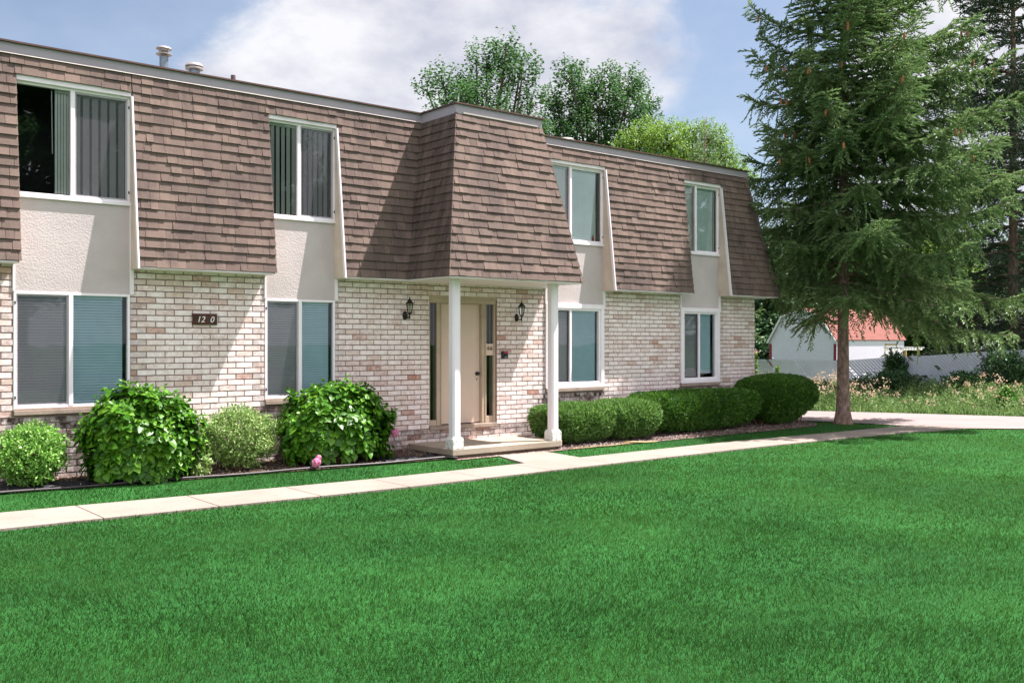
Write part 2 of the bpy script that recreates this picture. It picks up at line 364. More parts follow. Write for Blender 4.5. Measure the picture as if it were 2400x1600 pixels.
class NB:
    def __init__(s): s.V = []; s.F = []; s.n = 0
    def add(s, V, F):
        s.V.append(V); s.F += [f + s.n for f in F]; s.n += len(V)
    def leaves(s, *a): s.add(*leaves_np(*a))
    def mb(s, mb):
        if not mb.v: return
        q = [f for f in mb.f if len(f) == 4]; t = [f for f in mb.f if len(f) == 3]; F = []
        if q: F.append(np.array(q))
        if t: F.append(np.array(t))
        s.add(np.array(mb.v, float), F)
    def build(s, name, mat, parent=None): return np_mesh(name, np.concatenate(s.V), s.F, mat, parent)
def rdir(n): return unit(rng.normal(size=(n, 3)))
# light and sky settings
SUN_EL, SUN_AZ, SUN, SKY, EXPO = 61.9, 112.4, 4.9, 0.054, 1.5
CLS, CC0, CC1 = 0.40, (0.56, 0.58, 0.68, 1), (0.86, 0.86, 0.90, 1)
CL0, CL1 = 0.62, 0.84
CLOUDS = [(37, 16, 12, 6.5, 0.34), (24, 14, 4, 3.5, 0.16), (14, 17, 6, 7, -0.35), (53, 14, 5, 9, -0.32), (68, 15, 9, 11, 0.38), (57, 22, 4, 2.5, 0.26)]
# ---------------------------------------------------------------- terrain height
def sm(t): t = min(1, max(0, t)); return t * t * (3 - 2 * t)
def gz(x, y):
    a = (sm((y + 2.1) / 1.1) * 0.05 + sm((y + 1.0) / 1.0) * 0.05)
    a *= sm((19.6 - x) / 1.2)
    b = sm((x - 25.5) / 3.2) * (0.42 * sm((4.8 - y) / 6.0) + 0.25 * sm((-1 - y) / 8.0))
    return a + b
def lerp_poly(pts, x):
    if x <= pts[0][0]: return pts[0][1]
    for (x0, y0), (x1, y1) in zip(pts, pts[1:]):
        if x <= x1: return y0 + (y1 - y0) * (x - x0) / (x1 - x0)
    return pts[-1][1]
FAR = [(-8, -1.72), (2.4, -1.80), (6.5, -2.12), (10, -2.10), (14, -2.05), (20.2, -2.32)]
NEAR = [(-8, -2.72), (2.2, -2.80), (6.5, -3.0), (10, -2.95), (14, -2.90), (18, -3.02), (19.6, -3.15), (20.4, -3.45)]
BEDL = [(-8, -0.66), (2.75, -0.72), (4.85, -0.88), (6.4, -1.02), (8.8, -1.17)]
DN = [(30, -15), (23.6, -6.6), (21.5, -4.35), (20.45, -3.35), (20.15, -2.2), (20.0, -1.4), (19.55, 0.3), (18.9, 3.0), (18.6, 30)]
DF = [(22.0, 30), (22.1, 3.2), (22.4, 1.8), (23.3, 0.3), (24.8, -2.8), (28, -8), (36, -18)]
def drive_near(y):
    return lerp_poly(sorted([(b, a) for a, b in DN]), y)
def drive_far(y):
    return lerp_poly(sorted([(b, a) for a, b in DF]), y)
def is_lawn(x, y):
    if y < lerp_poly(NEAR, x) - 0.0 and x < drive_near(y): return 1
    if y > lerp_poly(FAR, x) + 0.0:
        if x < 8.75: return 1 if y < lerp_poly(BEDL, x) - 0.03 else 0
        if 9.46 < x < 10.6 and y > -2.5: return 0
        if x < 11.2: return 1 if y < -1.32 else 0
        if x < 19.3:
            e = -1.34 if x < 18.0 else -1.34 + ((x - 18.0) / 1.3) ** 2 * 1.2
            return 1 if y < e else 0
        return 1 if x < drive_near(y) and y < 3 else 0
    return 0

# ground sheet to the horizon
def axis(br):
    out = []
    for a, b, st in br:
        v = a
        while v < b - 1e-6: out.append(v); v += st
    out.append(br[-1][1]); return out
xs = axis([(-400, -40, 60), (-40, -4, 4), (-4, 32, 0.5), (32, 60, 4), (60, 600, 60)])
ys = axis([(-300, -40, 52), (-40, -8, 4), (-8, 6, 0.25), (6, 40, 4), (40, 600, 56)])
g = MB()
for y in ys:
    for x in xs: g.v.append((x, y, gz(x, y)))
nx = len(xs)
for j in range(len(ys) - 1):
    for i in range(nx - 1):
        a = j * nx + i; g.f.append((a, a + 1, a + nx + 1, a + nx))
o = g.build('ground', 'ground', smooth=True)
tag(o, 'mown green lawn ground around the apartment building', kind='structure')

def strip(name, A, B, xs_, mat, lift, kind='structure', label=None, zf=None, edge=0.0):
    m = MB(); zf = zf or (lambda x, y: gz(x, y) + lift)
    rows = []
    for x in xs_:
        ya, yb = A(x), B(x); k = 5
        rows.append([(x, ya + (yb - ya) * q / (k - 1), zf(x, ya + (yb - ya) * q / (k - 1))) for q in range(k)])
    for r0, r1 in zip(rows, rows[1:]):
        for q in range(4): m.quad(r0[q], r1[q], r1[q + 1], r0[q + 1])
    o = m.build(name, mat); return tag(o, label, kind=kind)
FX = [x / 2 for x in range(-16, 41)] + [20.2]
def slabs():
    # pavement: separate squares with dark joints between, 4 ft apart
    m = MB(); s = -6.604; js = []
    while s < 20.3:
        a, b = s + 0.005, min(s + 1.22 - 0.005, 20.45)
        sk = 0.0
        q = []
        for x in (a, b):
            q.append(((x, lerp_poly(NEAR, x), 0.03), (x + sk, lerp_poly(FAR, x), 0.03 + 0.0)))
        (n0, f0), (n1, f1) = q
        m.hexa([(n0[0], n0[1], -0.06), (n1[0], n1[1], -0.06), (f1[0], f1[1], -0.06), (f0[0], f0[1], -0.06), n0, n1, f1, f0])
        s += 1.22
    return m
o = slabs().build('path', 'concrete', bevel=0.006); tag(o, 'pale concrete path across the lawn in front of the building', kind='structure')
o = strip('path_joint_bed', lambda x: lerp_poly(NEAR, x) + 0.02, lambda x: lerp_poly(FAR, x) - 0.02, FX, 'joint', 0, zf=lambda x, y: 0.018, label='dirt in the joints of the path')
m = MB()
m.hexa([(9.46, -2.112, -0.05), (10.60, -2.10, -0.05), (10.56, -1.30, -0.05), (9.6, -1.30, -0.05), (9.46, -2.112, 0.033), (10.60, -2.10, 0.033), (10.56, -1.30, 0.06), (9.6, -1.30, 0.06)])
o = m.build('path', 'concrete', bevel=0.006); tag(o, 'short concrete path from the porch slab to the long path', kind='structure')
# driveway
m = MB(); yy = axis([(-15, -7, 1.0), (-7, 4, 0.4), (4, 30, 3)])
for a, b in zip(yy, yy[1:]):
    for q in range(4):
        def pt(y, q): xa, xb = drive_near(y), drive_far(y); x = xa + (xb - xa) * q / 4; return (x, y, 0.022 + gz(x, y))
        m.quad(pt(a, q), pt(a, q + 1), pt(b, q + 1), pt(b, q))
o = m.build('driveway', 'drive'); tag(o, 'pale concrete driveway curving past the end of the building', kind='structure')
# beds
o = strip('planting_bed', lambda x: lerp_poly(BEDL, x), lambda x: 0.03, [x / 4 for x in range(-24, 36)], 'soil', 0.015, label='dark soil bed under the shrubs left of the porch')
BR = lambda x: (-1.34 if x < 18.0 else -1.34 + ((x - 18.0) / 1.3) ** 2 * 1.2)
o = strip('planting_bed', BR, lambda x: 0.03, [8.8 + x * 0.25 for x in range(0, 42)], 'mulch', 0.015, label='wood chip bed under the clipped hedges right of the porch')
# loose chips on the right bed, clods on the left
def scatter(name, n, xr, inside, mat, L, W, label):
    P = []
    while len(P) < n:
        x = rng.uniform(*xr); y = rng.uniform(-1.4, 0.0)
        if inside(x, y): P.append((x, y, gz(x, y) + 0.02 + rng.uniform(0, 0.012)))
    P = np.array(P); T = rdir(n) * [1, 1, 0.3]; Nn = unit(np.array([0, 0, 1.0]) + rdir(n) * 0.5)
    b = NB(); b.leaves(P, T, Nn, rng.uniform(L * .5, L * 1.4, n), rng.uniform(W * .5, W * 1.4, n), 'small')
    o = b.build(name, mat); return tag(o, label, cat='ground litter', kind='stuff')
scatter('wood_chips', 15000, (11.0, 19.2), lambda x, y: y > BR(x) + 0.02, 'chip', 0.035, 0.02, 'loose wood chips covering the bed under the right hand hedges')
scatter('leaf_litter', 4200, (-1, 8.8), lambda x, y: y > lerp_poly(BEDL, x) + 0.03, 'chip', 0.03, 0.018, 'dry leaf litter on the soil of the left bed')
# crumpled black weed fabric, two pieces
def fabric(x0, x1, label):
    m = MB(); n = 46; mm = 14
    for i in range(n + 1):
        x = x0 + (x1 - x0) * i / n
        for j in range(mm + 1):
            ya = lerp_poly(BEDL, x) + 0.05; y = ya + (0.42 + 0.12 * math.sin(x * 5)) * j / mm
            z = gz(x, y) + 0.028 + 0.022 * abs(math.sin(x * 13 + 3 * math.sin(y * 9)) * math.sin(y * 17 + x * 4)) + 0.012 * math.sin(x * 31 + y * 23)
            m.v.append((x, y, z))
    for i in range(n):
        for j in range(mm):
            a = i * (mm + 1) + j; m.f.append((a, a + mm + 1, a + mm + 2, a + 1))
    o = m.build('weed_fabric', 'fabric', smooth=True); sd = o.modifiers.new('thick', 'SOLIDIFY'); sd.thickness = 0.004
    return tag(o, label, 'weed fabric', 'black weed fabric in the left bed')
fabric(2.2, 4.3, 'crumpled black weed fabric below the large left hydrangea bush')
fabric(7.7, 8.72, 'crumpled black weed fabric beside the porch slab')
# edging
m = MB(); pts = []
for k in range(60):
    x = -3 + (8.72 + 3) * k / 59; pts.append((x, lerp_poly(BEDL, x) - 0.01 + 0.012 * math.sin(x * 2.3), gz(x, -0.9) + 0.035 + 0.006 * math.sin(x * 3.1)))
pts.append((8.84, -1.26, 0.08))
m.tube(pts, 0.016, 8)
o = m.build('garden_edging', 'edging', smooth=True); tag(o, 'long dark plastic edging strip between the left bed and the grass', 'garden edging')
m = MB(); m.tube([(11.1 + k * 0.18, -1.33 + 0.02 * math.sin(k) , gz(11, -1.3) + 0.02 + 0.004 * math.sin(k * 2)) for k in range(9)], 0.008, 6)
m.tube([(12.45, -1.25, 0.075), (12.62, -1.33, 0.08), (12.85, -1.38, 0.065), (13.2, -1.37, 0.055)], [0.016, 0.018, 0.014, 0.008], 7)
o = m.build('garden_edging', 'straw', smooth=True); tag(o, 'frayed tan edging strip in front of the hedges right of the porch', 'garden edging')

# ---------------------------------------------------------------- grass
def grass():
    b = NB(); P = []; Wd = []; Hh = []
    C = np.array([0, -13.37])
    for (d0, d1, dens, w, h) in ((4.4, 7.0, 6600, .0038, .038), (7.0, 10.5, 4000, .0046, .037), (10.5, 15, 2100, .0068, .036), (15, 21, 900, .0105, .035), (21, 30, 280, .020, .036)):
        a0, a1 = R(8), R(71)
        area = 0.5 * (a1 - a0) * (d1 * d1 - d0 * d0); n = int(area * dens)
        r = np.sqrt(rng.uniform(d0 * d0, d1 * d1, n)); a = rng.uniform(a0, a1, n)
        X = C[0] + r * np.sin(a); Y = C[1] + r * np.cos(a)
        JT = 0.018 * np.sin(X * 23 + 2 * np.sin(X * 7)) + 0.014 * np.sin(X * 61) + rng.uniform(-0.03, 0.012, len(X))
        JT = np.where(Y < -2.5, JT, -JT); keep = np.array([is_lawn(x, y) for x, y in zip(X, Y + JT)], bool)
        X, Y = X[keep], Y[keep]; Z = np.array([gz(x, y) for x, y in zip(X, Y)])
        P.append(np.stack([X, Y, Z - 0.004], 1)); Wd.append(rng.uniform(.7, 1.25, len(X)) * w); Hh.append(rng.uniform(.6, 1.25, len(X)) * h)
    P = np.concatenate(P); W = np.concatenate(Wd); H = np.concatenate(Hh); n = len(P)
    ph = np.sin(P[:, 0] * 1.7 + 2 * np.sin(P[:, 1] * 1.3)) * np.sin(P[:, 1] * 2.1 + P[:, 0] * .6)
    ph2 = np.sin(P[:, 0] * 7.7 + 3 * np.sin(P[:, 1] * 5.3)) * np.sin(P[:, 1] * 8.9 + P[:, 0] * 3.1)
    H = H * (1 + 0.16 * ph + 0.16 * ph2)
    lean = np.stack([0.2 * np.sin(P[:, 0] * 2.3 + P[:, 1] * 1.1), 0.2 * np.cos(P[:, 1] * 2.9 - P[:, 0] * .7), np.zeros(n)], 1)
    T = np.array([0, 0, 1.0]) + rng.normal(size=(n, 3)) * [0.42, 0.42, 0] + lean
    Nn = rdir(n) * [1, 1, 0.1]
    b.leaves(P, T, Nn, H, W, 'blade')
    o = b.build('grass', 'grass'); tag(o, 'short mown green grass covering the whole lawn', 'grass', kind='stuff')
    print('grass blades', n)
grass()
# ---------------------------------------------------------------- apartment building
B = thing('apartment_building', (9, 0, 0), 'two storey whitewashed brick apartment building with brown shingled mansard roof', 'building')
WIN = [(2.93, 4.35), (6.28, 7.43), (11.72, 13.18), (15.40, 16.62)]
XL, XR, SOF, TOP = -2.0, 17.86, 2.83, 5.42
CH, CW, G = 0.0813, 0.254, 0.0105
DOOR = (9.18, 10.60, 0.40, 2.62)
holes = [(a, b, 0.93, 9.0) for a, b in WIN] + [DOOR]
def free(z, x0, x1):
    iv = [(x0, x1)]
    for a, b, h0, h1 in holes:
        if h0 < z < h1:
            nv = []
            for p, q in iv:
                if b <= p or a >= q: nv.append((p, q)); continue
                if a > p: nv.append((p, a))
                if b < q: nv.append((b, q))
            iv = nv
    return iv
br = MB()
def brick(tf, a, b, z0, z1, dirt):
    w = rnd.random()
    wear = rnd.uniform(-0.04, 0.25) if w < 0.72 else (rnd.uniform(0.18, 0.36) if w < 0.965 else rnd.uniform(0.40, 0.60))
    y = -0.006 + rnd.uniform(-0.0025, 0.003); j = lambda: rnd.uniform(-0.0018, 0.0018)
    e = 0.0035
    P = [(a + j(), 0.012, z0 + j()), (b + j(), 0.012, z0 + j()), (b + j(), 0.012, z1 + j()), (a + j(), 0.012, z1 + j())]
    Q = [(a + e, y + j() * .5, z0 + e), (b - e, y + j() * .5, z0 + e), (b - e, y + j() * .5, z1 - e), (a + e, y + j() * .5, z1 - e)]
    i = len(br.v); br.v += [tf(*p) for p in P + Q]
    br.f += [(i + 4, i + 5, i + 6, i + 7), (i, i + 1, i + 5, i + 4), (i + 1, i + 2, i + 6, i + 5), (i + 2, i + 3, i + 7, i + 6), (i + 3, i, i + 4, i + 7)]
    br.tint += [(wear, rnd.random(), dirt, 1)] * 8
def dirt_at(x, z):
    d = 0.0
    for a, b in WIN:
        if a - 0.08 < x < b + 0.08 and z < 0.93: d = max(d, 1.0 - max(0, (0.50 - z)) * 0.6)
        if z < 0.9 and (abs(x - a) < 0.35 or abs(x - b) < 0.35): d = max(d, 0.55)
        if z > 0.9 and min(abs(x - a + 0.04), abs(x - b - 0.04)) < 0.1: d = max(d, 0.35)
    if z < 0.42: d = max(d, 0.75)
    if z < 0.25 and x > 8.7 and x < 11.2: d = 0.3
    return d * rnd.uniform(0.7, 1.15)
nrow = int(2.83 / CH) + 1
z = -0.0
for r in range(nrow):
    z0, z1 = r * CH + 0.012, (r + 1) * CH - G + 0.012
    z1 = min(z1, SOF - 0.004); zc = (z0 + z1) / 2
    for p, q in free(zc, XL, XR):
        k = math.floor(p / CW) - 1; off = (r % 2) * CW / 2
        while k * CW + off < q:
            a, b = k * CW + off, k * CW + off + CW - G; k += 1
            a2, b2 = max(a, p + 0.002), min(b, q - 0.002)
            if b2 - a2 < 0.03: continue
            brick(lambda x, y, z: (x, y, z), a2, b2, z0, z1, dirt_at((a2 + b2) / 2, zc))
    if r < nrow:  # end wall
        k = 0
        while k * CW < 8.9:
            a, b = k * CW + (r % 2) * CW / 2 + 0.02, k * CW + CW - G + (r % 2) * CW / 2 + 0.02; k += 1
            brick(lambda x, y, z: (XR - y - 0.0, x, z), a, b, z0, z1, 0.2)
bw = br.build('brick_wall', 'brick', B)
mo = MB(); mo.v = []
zs = [0.0, 0.40, 0.93, 2.62, SOF]; xc = sorted({XL, XR} | {v for a, b in WIN for v in (a, b)} | {9.18, 10.60})
for x0, x1 in zip(xc, xc[1:]):
    for z0, z1 in zip(zs, zs[1:]):
        c = ((x0 + x1) / 2, (z0 + z1) / 2)
        if any(a < c[0] < b and h0 < c[1] < h1 for a, b, h0, h1 in holes): continue
        mo.box(x0, x1, 0.006, 0.25, z0, z1)
mo.box(XR - 0.25, XR - 0.006, 0.25, 9.0, 0, SOF)
mo.build('mortar', 'mortar', bw)
# stucco bays with their white corner trims
for a, b in WIN:
    m = MB(); m.box(a, b, -0.002, 0.2, 2.475 if a < 11 else 2.475, 3.66)
    st = m.build('stucco_panel', 'stucco', B)
    m = MB(); m.box(b - 0.005, b + 0.045, -0.03, 0.01, 2.475, 3.70); m.build('trim', 'white', st, bevel=0.003)
    m = MB(); m.box(a - 0.012, a + 0.016, -0.022, 0.01, 2.475, SOF + 0.1)
    m.build('trim', 'white', st, bevel=0.003)

# ---- windows
def bars(m, s0, s1, z0, z1, t, y0, y1, bot=None):
    bot = bot or t
    m.box(s0, s0 + t, y0, y1, z0, z1); m.box(s1 - t, s1, y0, y1, z0, z1)
    m.box(s0 + t, s1 - t, y0, y1, z1 - t, z1); m.box(s0 + t, s1 - t, y0, y1, z0, z0 + bot)
def hblind(par, s0, s1, z0, z1, y=0.06):
    m = MB(); z = z1 - 0.05; sp = 0.036
    m.box(s0, s1, y - 0.012, y + 0.02, z1 - 0.045, z1)
    while z > z0:
        w = rnd.uniform(-0.001, 0.001)
        m.hexa([(s0, y - 0.010 + w, z - 0.033), (s1, y - 0.010 + w, z - 0.033), (s1, y - 0.009 + w, z - 0.033), (s0, y - 0.009 + w, z - 0.033),
                (s0, y + 0.008, z), (s1, y + 0.008, z), (s1, y + 0.009, z), (s0, y + 0.009, z)])
        z -= sp
    m.build('horizontal_blind', 'slat', par)
def vblind(par, s0, s1, z0, z1, ang, sp=0.088, w=0.085, mat='vslat', y=0.085, jit=0.08):
    m = MB(); s = s0 + sp / 2
    while s < s1 - 0.01:
        an = R(ang) + rnd.uniform(-jit, jit); c, q = math.cos(an) * w / 2, math.sin(an) * w / 2; dz = rnd.uniform(0, 0.01)
        tx, ty = -math.sin(an) * 0.0006, math.cos(an) * 0.0006
        ring = [(s - c, y - q), (s + c, y + q), (s + c + tx, y + q + ty), (s - c + tx, y - q + ty)]
        m.hexa([(u, v, z0 + 0.02 + dz) for u, v in ring] + [(u, v, z1) for u, v in ring])
        s += sp
    m.box(s0, s1, y - 0.025, y + 0.025, z1 - 0.03, z1 + 0.0)
    m.build('vertical_blind', mat, par)
def pane(par, s0, s1, z0, z1, y, mat='glass', name='pane'):
    m = MB(); m.quad((s0, y, z0), (s1, y, z0), (s1, y, z1), (s0, y, z1)); return m.build(name, mat, par)
def window(i, s0, s1, z0, z1, split, low, wide=False):
    t = 0.032 if not wide else 0.045; m = MB(); yf = -0.012
    a0, b0, c0, d0 = s0, s1, z0, z1
    if wide:
        bars(m, s0 - 0.005, s1 + 0.01, z0 - 0.02, z1 + 0.07, 0.085, -0.035, 0.0, 0.07)
        a0, b0, c0, d0 = s0 + 0.075, s1 - 0.075, z0 + 0.045, z1 - 0.01; yf = -0.012
    sp = s0 + (s1 - s0) * split
    bars(m, a0, b0, c0, d0, t, yf, 0.07, t)
    m.box(sp - 0.026, sp + 0.026, yf - 0.006, 0.07, c0 + t * .5, d0 - t * .5)
    if not low: m.box(s0 - 0.005, s1 + 0.02, -0.035, 0.01, z0 - 0.038, z0 + 0.004)
    w = m.build('window', 'vinyl', B, bevel=0.003)
    # sliding sash
    m = MB()
    if low: bars(m, a0 + t, sp - 0.026, c0 + t, d0 - t, 0.02, 0.012, 0.03)
    else: bars(m, sp + 0.026, b0 - t, c0 + t, d0 - t, 0.022, 0.004, 0.028)
    m.build('sash', 'grey_alu' if wide else 'vinyl', w)
    m = MB(); zz = [c0 + 0.14, d0 - 0.14]
    xx = (a0 + t * .55) if low else (b0 - t * 0.55)
    for q in zz: m = MB(); m.box(xx - 0.008, xx + 0.008, yf - 0.006, yf, q - 0.018, q + 0.018); m.build('catch', 'black', w)
    L = (a0 + t, sp - 0.024, c0 + t, d0 - t); Rr = (sp + 0.024, b0 - t, c0 + t, d0 - t)
    pane(w, *L, 0.022); pane(w, *Rr, 0.034, 'glass_teal' if low else 'glass')
    sc_ = L if low else Rr
    m = MB(); yq = 0.008 if low else 0.0
    m.quad((sc_[0], yq, sc_[2]), (sc_[1], yq, sc_[2]), (sc_[1], yq, sc_[3]), (sc_[0], yq, sc_[3]))
    if not (not low and i in (2, 3)): m.build('insect_screen', 'screen', w)
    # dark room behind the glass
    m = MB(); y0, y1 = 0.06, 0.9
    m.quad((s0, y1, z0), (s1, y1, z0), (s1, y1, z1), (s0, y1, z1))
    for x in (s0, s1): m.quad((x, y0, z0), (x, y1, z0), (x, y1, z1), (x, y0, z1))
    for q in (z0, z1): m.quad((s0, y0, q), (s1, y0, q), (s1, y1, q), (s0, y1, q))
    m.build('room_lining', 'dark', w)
    if low:
        if i == 3:
            hblind(w, L[0], L[1], L[2], L[3]); hblind(w, Rr[0], Rr[1] - 0.09, Rr[2] + 0.11, Rr[3])
        elif i == 2:
            hblind(w, L[0], L[1], L[2], L[3]); hblind(w, Rr[0], Rr[1] - 0.04, Rr[2], Rr[3])
        else:
            hblind(w, L[0], L[1], L[2], L[3]); hblind(w, Rr[0], Rr[1] - 0.05, Rr[2], Rr[3])
    else:
        if i == 0:
            vblind(w, L[1] - 0.17, L[1] + 0.02, L[2], L[3], -25, sp=0.036, w=0.03, mat='vslat', jit=0.5)
            vblind(w, Rr[0], Rr[1], Rr[2], Rr[3], -42, sp=0.112, w=0.084)
            m = MB(); m.tube([(L[1] - 0.21, 0.07, L[3] - 0.02), (L[1] - 0.2, 0.07, L[3] - 0.82)], 0.006, 6); m.build('blind_wand', 'vslat', w)
        elif i == 1:
            vblind(w, L[0], L[1], L[2], L[3], -58, sp=0.085, w=0.062, mat='vslat'); vblind(w, Rr[0], Rr[1], Rr[2], Rr[3], -60, sp=0.085, w=0.062)
        else:
            vblind(w, L[0], L[1], L[2], L[3], -25, mat='vslat', jit=0.12); vblind(w, Rr[0], Rr[1] - (0.1 if i == 3 else 0.06), Rr[2], Rr[3], -12, mat='curtain')
            if i == 3: vblind(w, Rr[1] - 0.06, Rr[1], Rr[2], Rr[3], 20, sp=0.05, w=0.06, mat='vslat')
            else: vblind(w, Rr[1] - 0.05, Rr[1], Rr[2], Rr[3], 60, sp=0.025, w=0.07, mat='vslat')
    if low:
        m = MB(); m.box(s0 - 0.0, s1 + 0.0, -0.045, 0.12, 0.93, 0.985)
        m.box(s0 - 0.01, s1 + 0.01, -0.03, 0.02, 0.985, 1.012)
        m.build('sill', 'sill', w, bevel=0.004)
    return w
for i, (a, b) in enumerate(WIN):
    window(i, a, b, 1.012, 2.475, (0.475, 0.49, 0.42, 0.47)[i], True, i > 1)
    window(i, a, b, 3.69, 5.10, (0.49, 0.47, 0.42, 0.385)[i], False)

# ---- mansard
def dz(z): return 0.33 - 0.30 * (z - SOF) / (TOP - SOF)
def shingles(name, par, O, U, V, Nv, rows, ex, rng_fn, wave=0.003, mat='shingle'):
    m = MB(); O, U, V, Nv = map(Vector, (O, U, V, Nv)); U.normalize(); V.normalize(); Nv.normalize()
    for r in range(rows):
        off0 = 0.004 * math.sin(r * 2.1)
        for (u0, u1) in rng_fn((r + 0.5) / rows, r):
            u = u0; first = True
            while u < u1 - 1e-4:
                w = rnd.choice((0.10, 0.14, 0.17, 0.2, 0.24, 0.28)) * rnd.uniform(0.9, 1.1)
                if first: w *= rnd.uniform(0.4, 1); first = False
                e = min(u + w, u1)
                if u1 - e < 0.04: e = u1
                v0 = r * ex + rnd.uniform(-wave, wave) + wave * math.sin(u * 2.4 + r); v1 = min((r + 1) * ex + 0.02, rows * ex)
                nb = 0.019 + rnd.choice((0, 0.006, 0.011)) + rnd.uniform(-0.002, 0.002); nt = 0.003
                g_ = 0.0022
                P = lambda uu, vv, nn: tuple(O + U * uu + V * vv + Nv * nn)
                m.quad(P(u + g_, v0, nb), P(e - g_, v0, nb), P(e - g_, v1, nt), P(u + g_, v1, nt))
                i = len(m.v) - 4; m.v += [P(u + g_, v0, -0.002), P(e - g_, v0, -0.002), P(e - g_, v1, -0.002), P(u + g_, v1, -0.002)]
                m.f += [(i + 4, i + 5, i + 1, i), (i + 5, i + 6, i + 2, i + 1), (i + 7, i + 4, i, i + 3)]
                u = e
    return m.build(name, mat, par)
def mans(par, x0f, x1f, z0, z1, rows, ex):
    """shingle courses on the main mansard plane between x limits that depend on the height fraction"""
    O = (0, -dz(z0), z0); V = Vector((0, dz(z0) - dz(z1), z1 - z0)); Nv = Vector((0, -(z1 - z0), dz(z0) - dz(z1)))
    return shingles('shingles', par, O, (1, 0, 0), V, Nv, rows, ex, lambda f, r: [(x0f(f), x1f(f))])
SL = math.hypot(TOP - SOF, 0.30); EX = SL / 20
panels = [(XL, 2.92, 0), (4.36, 6.28, 0), (7.43, 11.72, 1), (13.18, 15.40, 0), (16.62, 18.3, 2)]
for (a, b, kind) in panels:
    m = MB()
    prof = [(-dz(SOF) + 0.004, SOF), (0.0, SOF), (0.0, TOP), (-dz(TOP) + 0.004, TOP)]
    if kind == 2:
        m.hexa([(a, -dz(SOF), SOF), (b, -dz(SOF), SOF), (b, 8.9, SOF), (a, 8.9, SOF), (a, -dz(TOP), TOP), (17.5, -dz(TOP), TOP), (17.5, 8.9, TOP), (a, 8.9, TOP)])
    else: m.prism(prof, 'x', a, b)
    pr = m.build('mansard_roof', 'roof' if kind else 'roof', B)
    # soffit
    m = MB(); m.box(a + 0.002, (b - 0.01 if kind < 2 else 18.27), -dz(SOF) - 0.004, 0.004 if kind < 2 else 0.2, SOF - 0.022, SOF - 0.002); m.build('soffit', 'white', pr)
    if kind == 2:
        m = MB(); m.box(17.87, 18.28, 0.2, 8.9, SOF - 0.022, SOF - 0.002); m.build('soffit', 'white', pr)
    # painted cheek on the left end and its trim board
    if a > XL:
        m = MB(); m.prism([(-dz(SOF) + 0.012, SOF - 0.02), (-0.001, SOF - 0.02), (-0.001, 5.10), (-dz(5.10) + 0.012, 5.10)], 'x', a - 0.009, a - 0.001)
        m.build('cheek', 'cheek', pr)
        m = MB(); m.prism([(-dz(SOF) - 0.036, SOF - 0.024), (-dz(SOF) + 0.018, SOF - 0.024), (-dz(5.10) + 0.018, 5.10), (-dz(5.10) - 0.036, 5.10)], 'x', a - 0.020, a + 0.002)
        m.build('trim', 'white', pr)
    if b < XR and kind != 2:
        m = MB(); m.prism([(-dz(SOF) + 0.012, SOF - 0.02), (-0.001, SOF - 0.02), (-0.001, 5.10), (-dz(5.10) + 0.012, 5.10)], 'x', b + 0.001, b + 0.009)
        m.build('cheek', 'cheek', pr)
    if kind == 0: mans(pr, lambda f, a=a: a, lambda f, b=b: b + 0.03, SOF, TOP, 20, EX)
    elif kind == 2:
        mans(pr, lambda f, a=a: a, lambda f: 18.3 - 0.8 * f, SOF, TOP, 20, EX)
        shingles('shingles', pr, (18.3, -0.33, SOF), (0, 1, 0), (-0.8, 0, TOP - SOF), (TOP - SOF, 0, 0.8), 20, math.hypot(0.8, 2.59) / 20, lambda f, r: [(0.3 * f, 9.1)])
        m = MB()
        for k in range(21):
            f0, f1 = k / 21, (k + 1.12) / 21
            p = lambda f, n: (18.3 - 0.8 * f, -(0.33 - 0.3 * f) - n, SOF + 2.59 * f)
            A0, A1 = p(f0, 0.036), p(f1, 0.016)
            m.quad((A0[0] - 0.12, A0[1], A0[2]), (A0[0] + 0.012, A0[1], A0[2]), (A1[0] + 0.012, A1[1], A1[2]), (A1[0] - 0.12, A1[1], A1[2]))
            m.quad((A0[0] + 0.012, A0[1], A0[2]), (A0[0] + 0.012, A0[1] + 0.13, A0[2]), (A1[0] + 0.012, A1[1] + 0.13, A1[2]), (A1[0] + 0.012, A1[1], A1[2]))
        m.build('hip_cap', 'shingle', pr)
    else:
        mans(pr, lambda f, a=a: a, lambda f: 8.54 + 0.46 * f + 0.01, SOF, TOP, 20, EX)
        mans(pr, lambda f: 11.26 - 0.51 * f - 0.01, lambda f, b=b: b + 0.03, SOF, TOP, 20, EX)
ZH = 5.12
for a, b in WIN:   # shingled band above each window
    m = MB(); m.prism([(-dz(ZH) + 0.004, ZH - 0.02), (0.1, ZH - 0.02), (0.1, TOP), (-dz(TOP) + 0.004, TOP)], 'x', a, b)
    h = m.build('window_header', 'white', B)
    r0 = 18 * EX / SL; z0 = SOF + (TOP - SOF) * r0
    mans(h, lambda f, a=a: a, lambda f, b=b: b, z0, TOP, 2, EX)

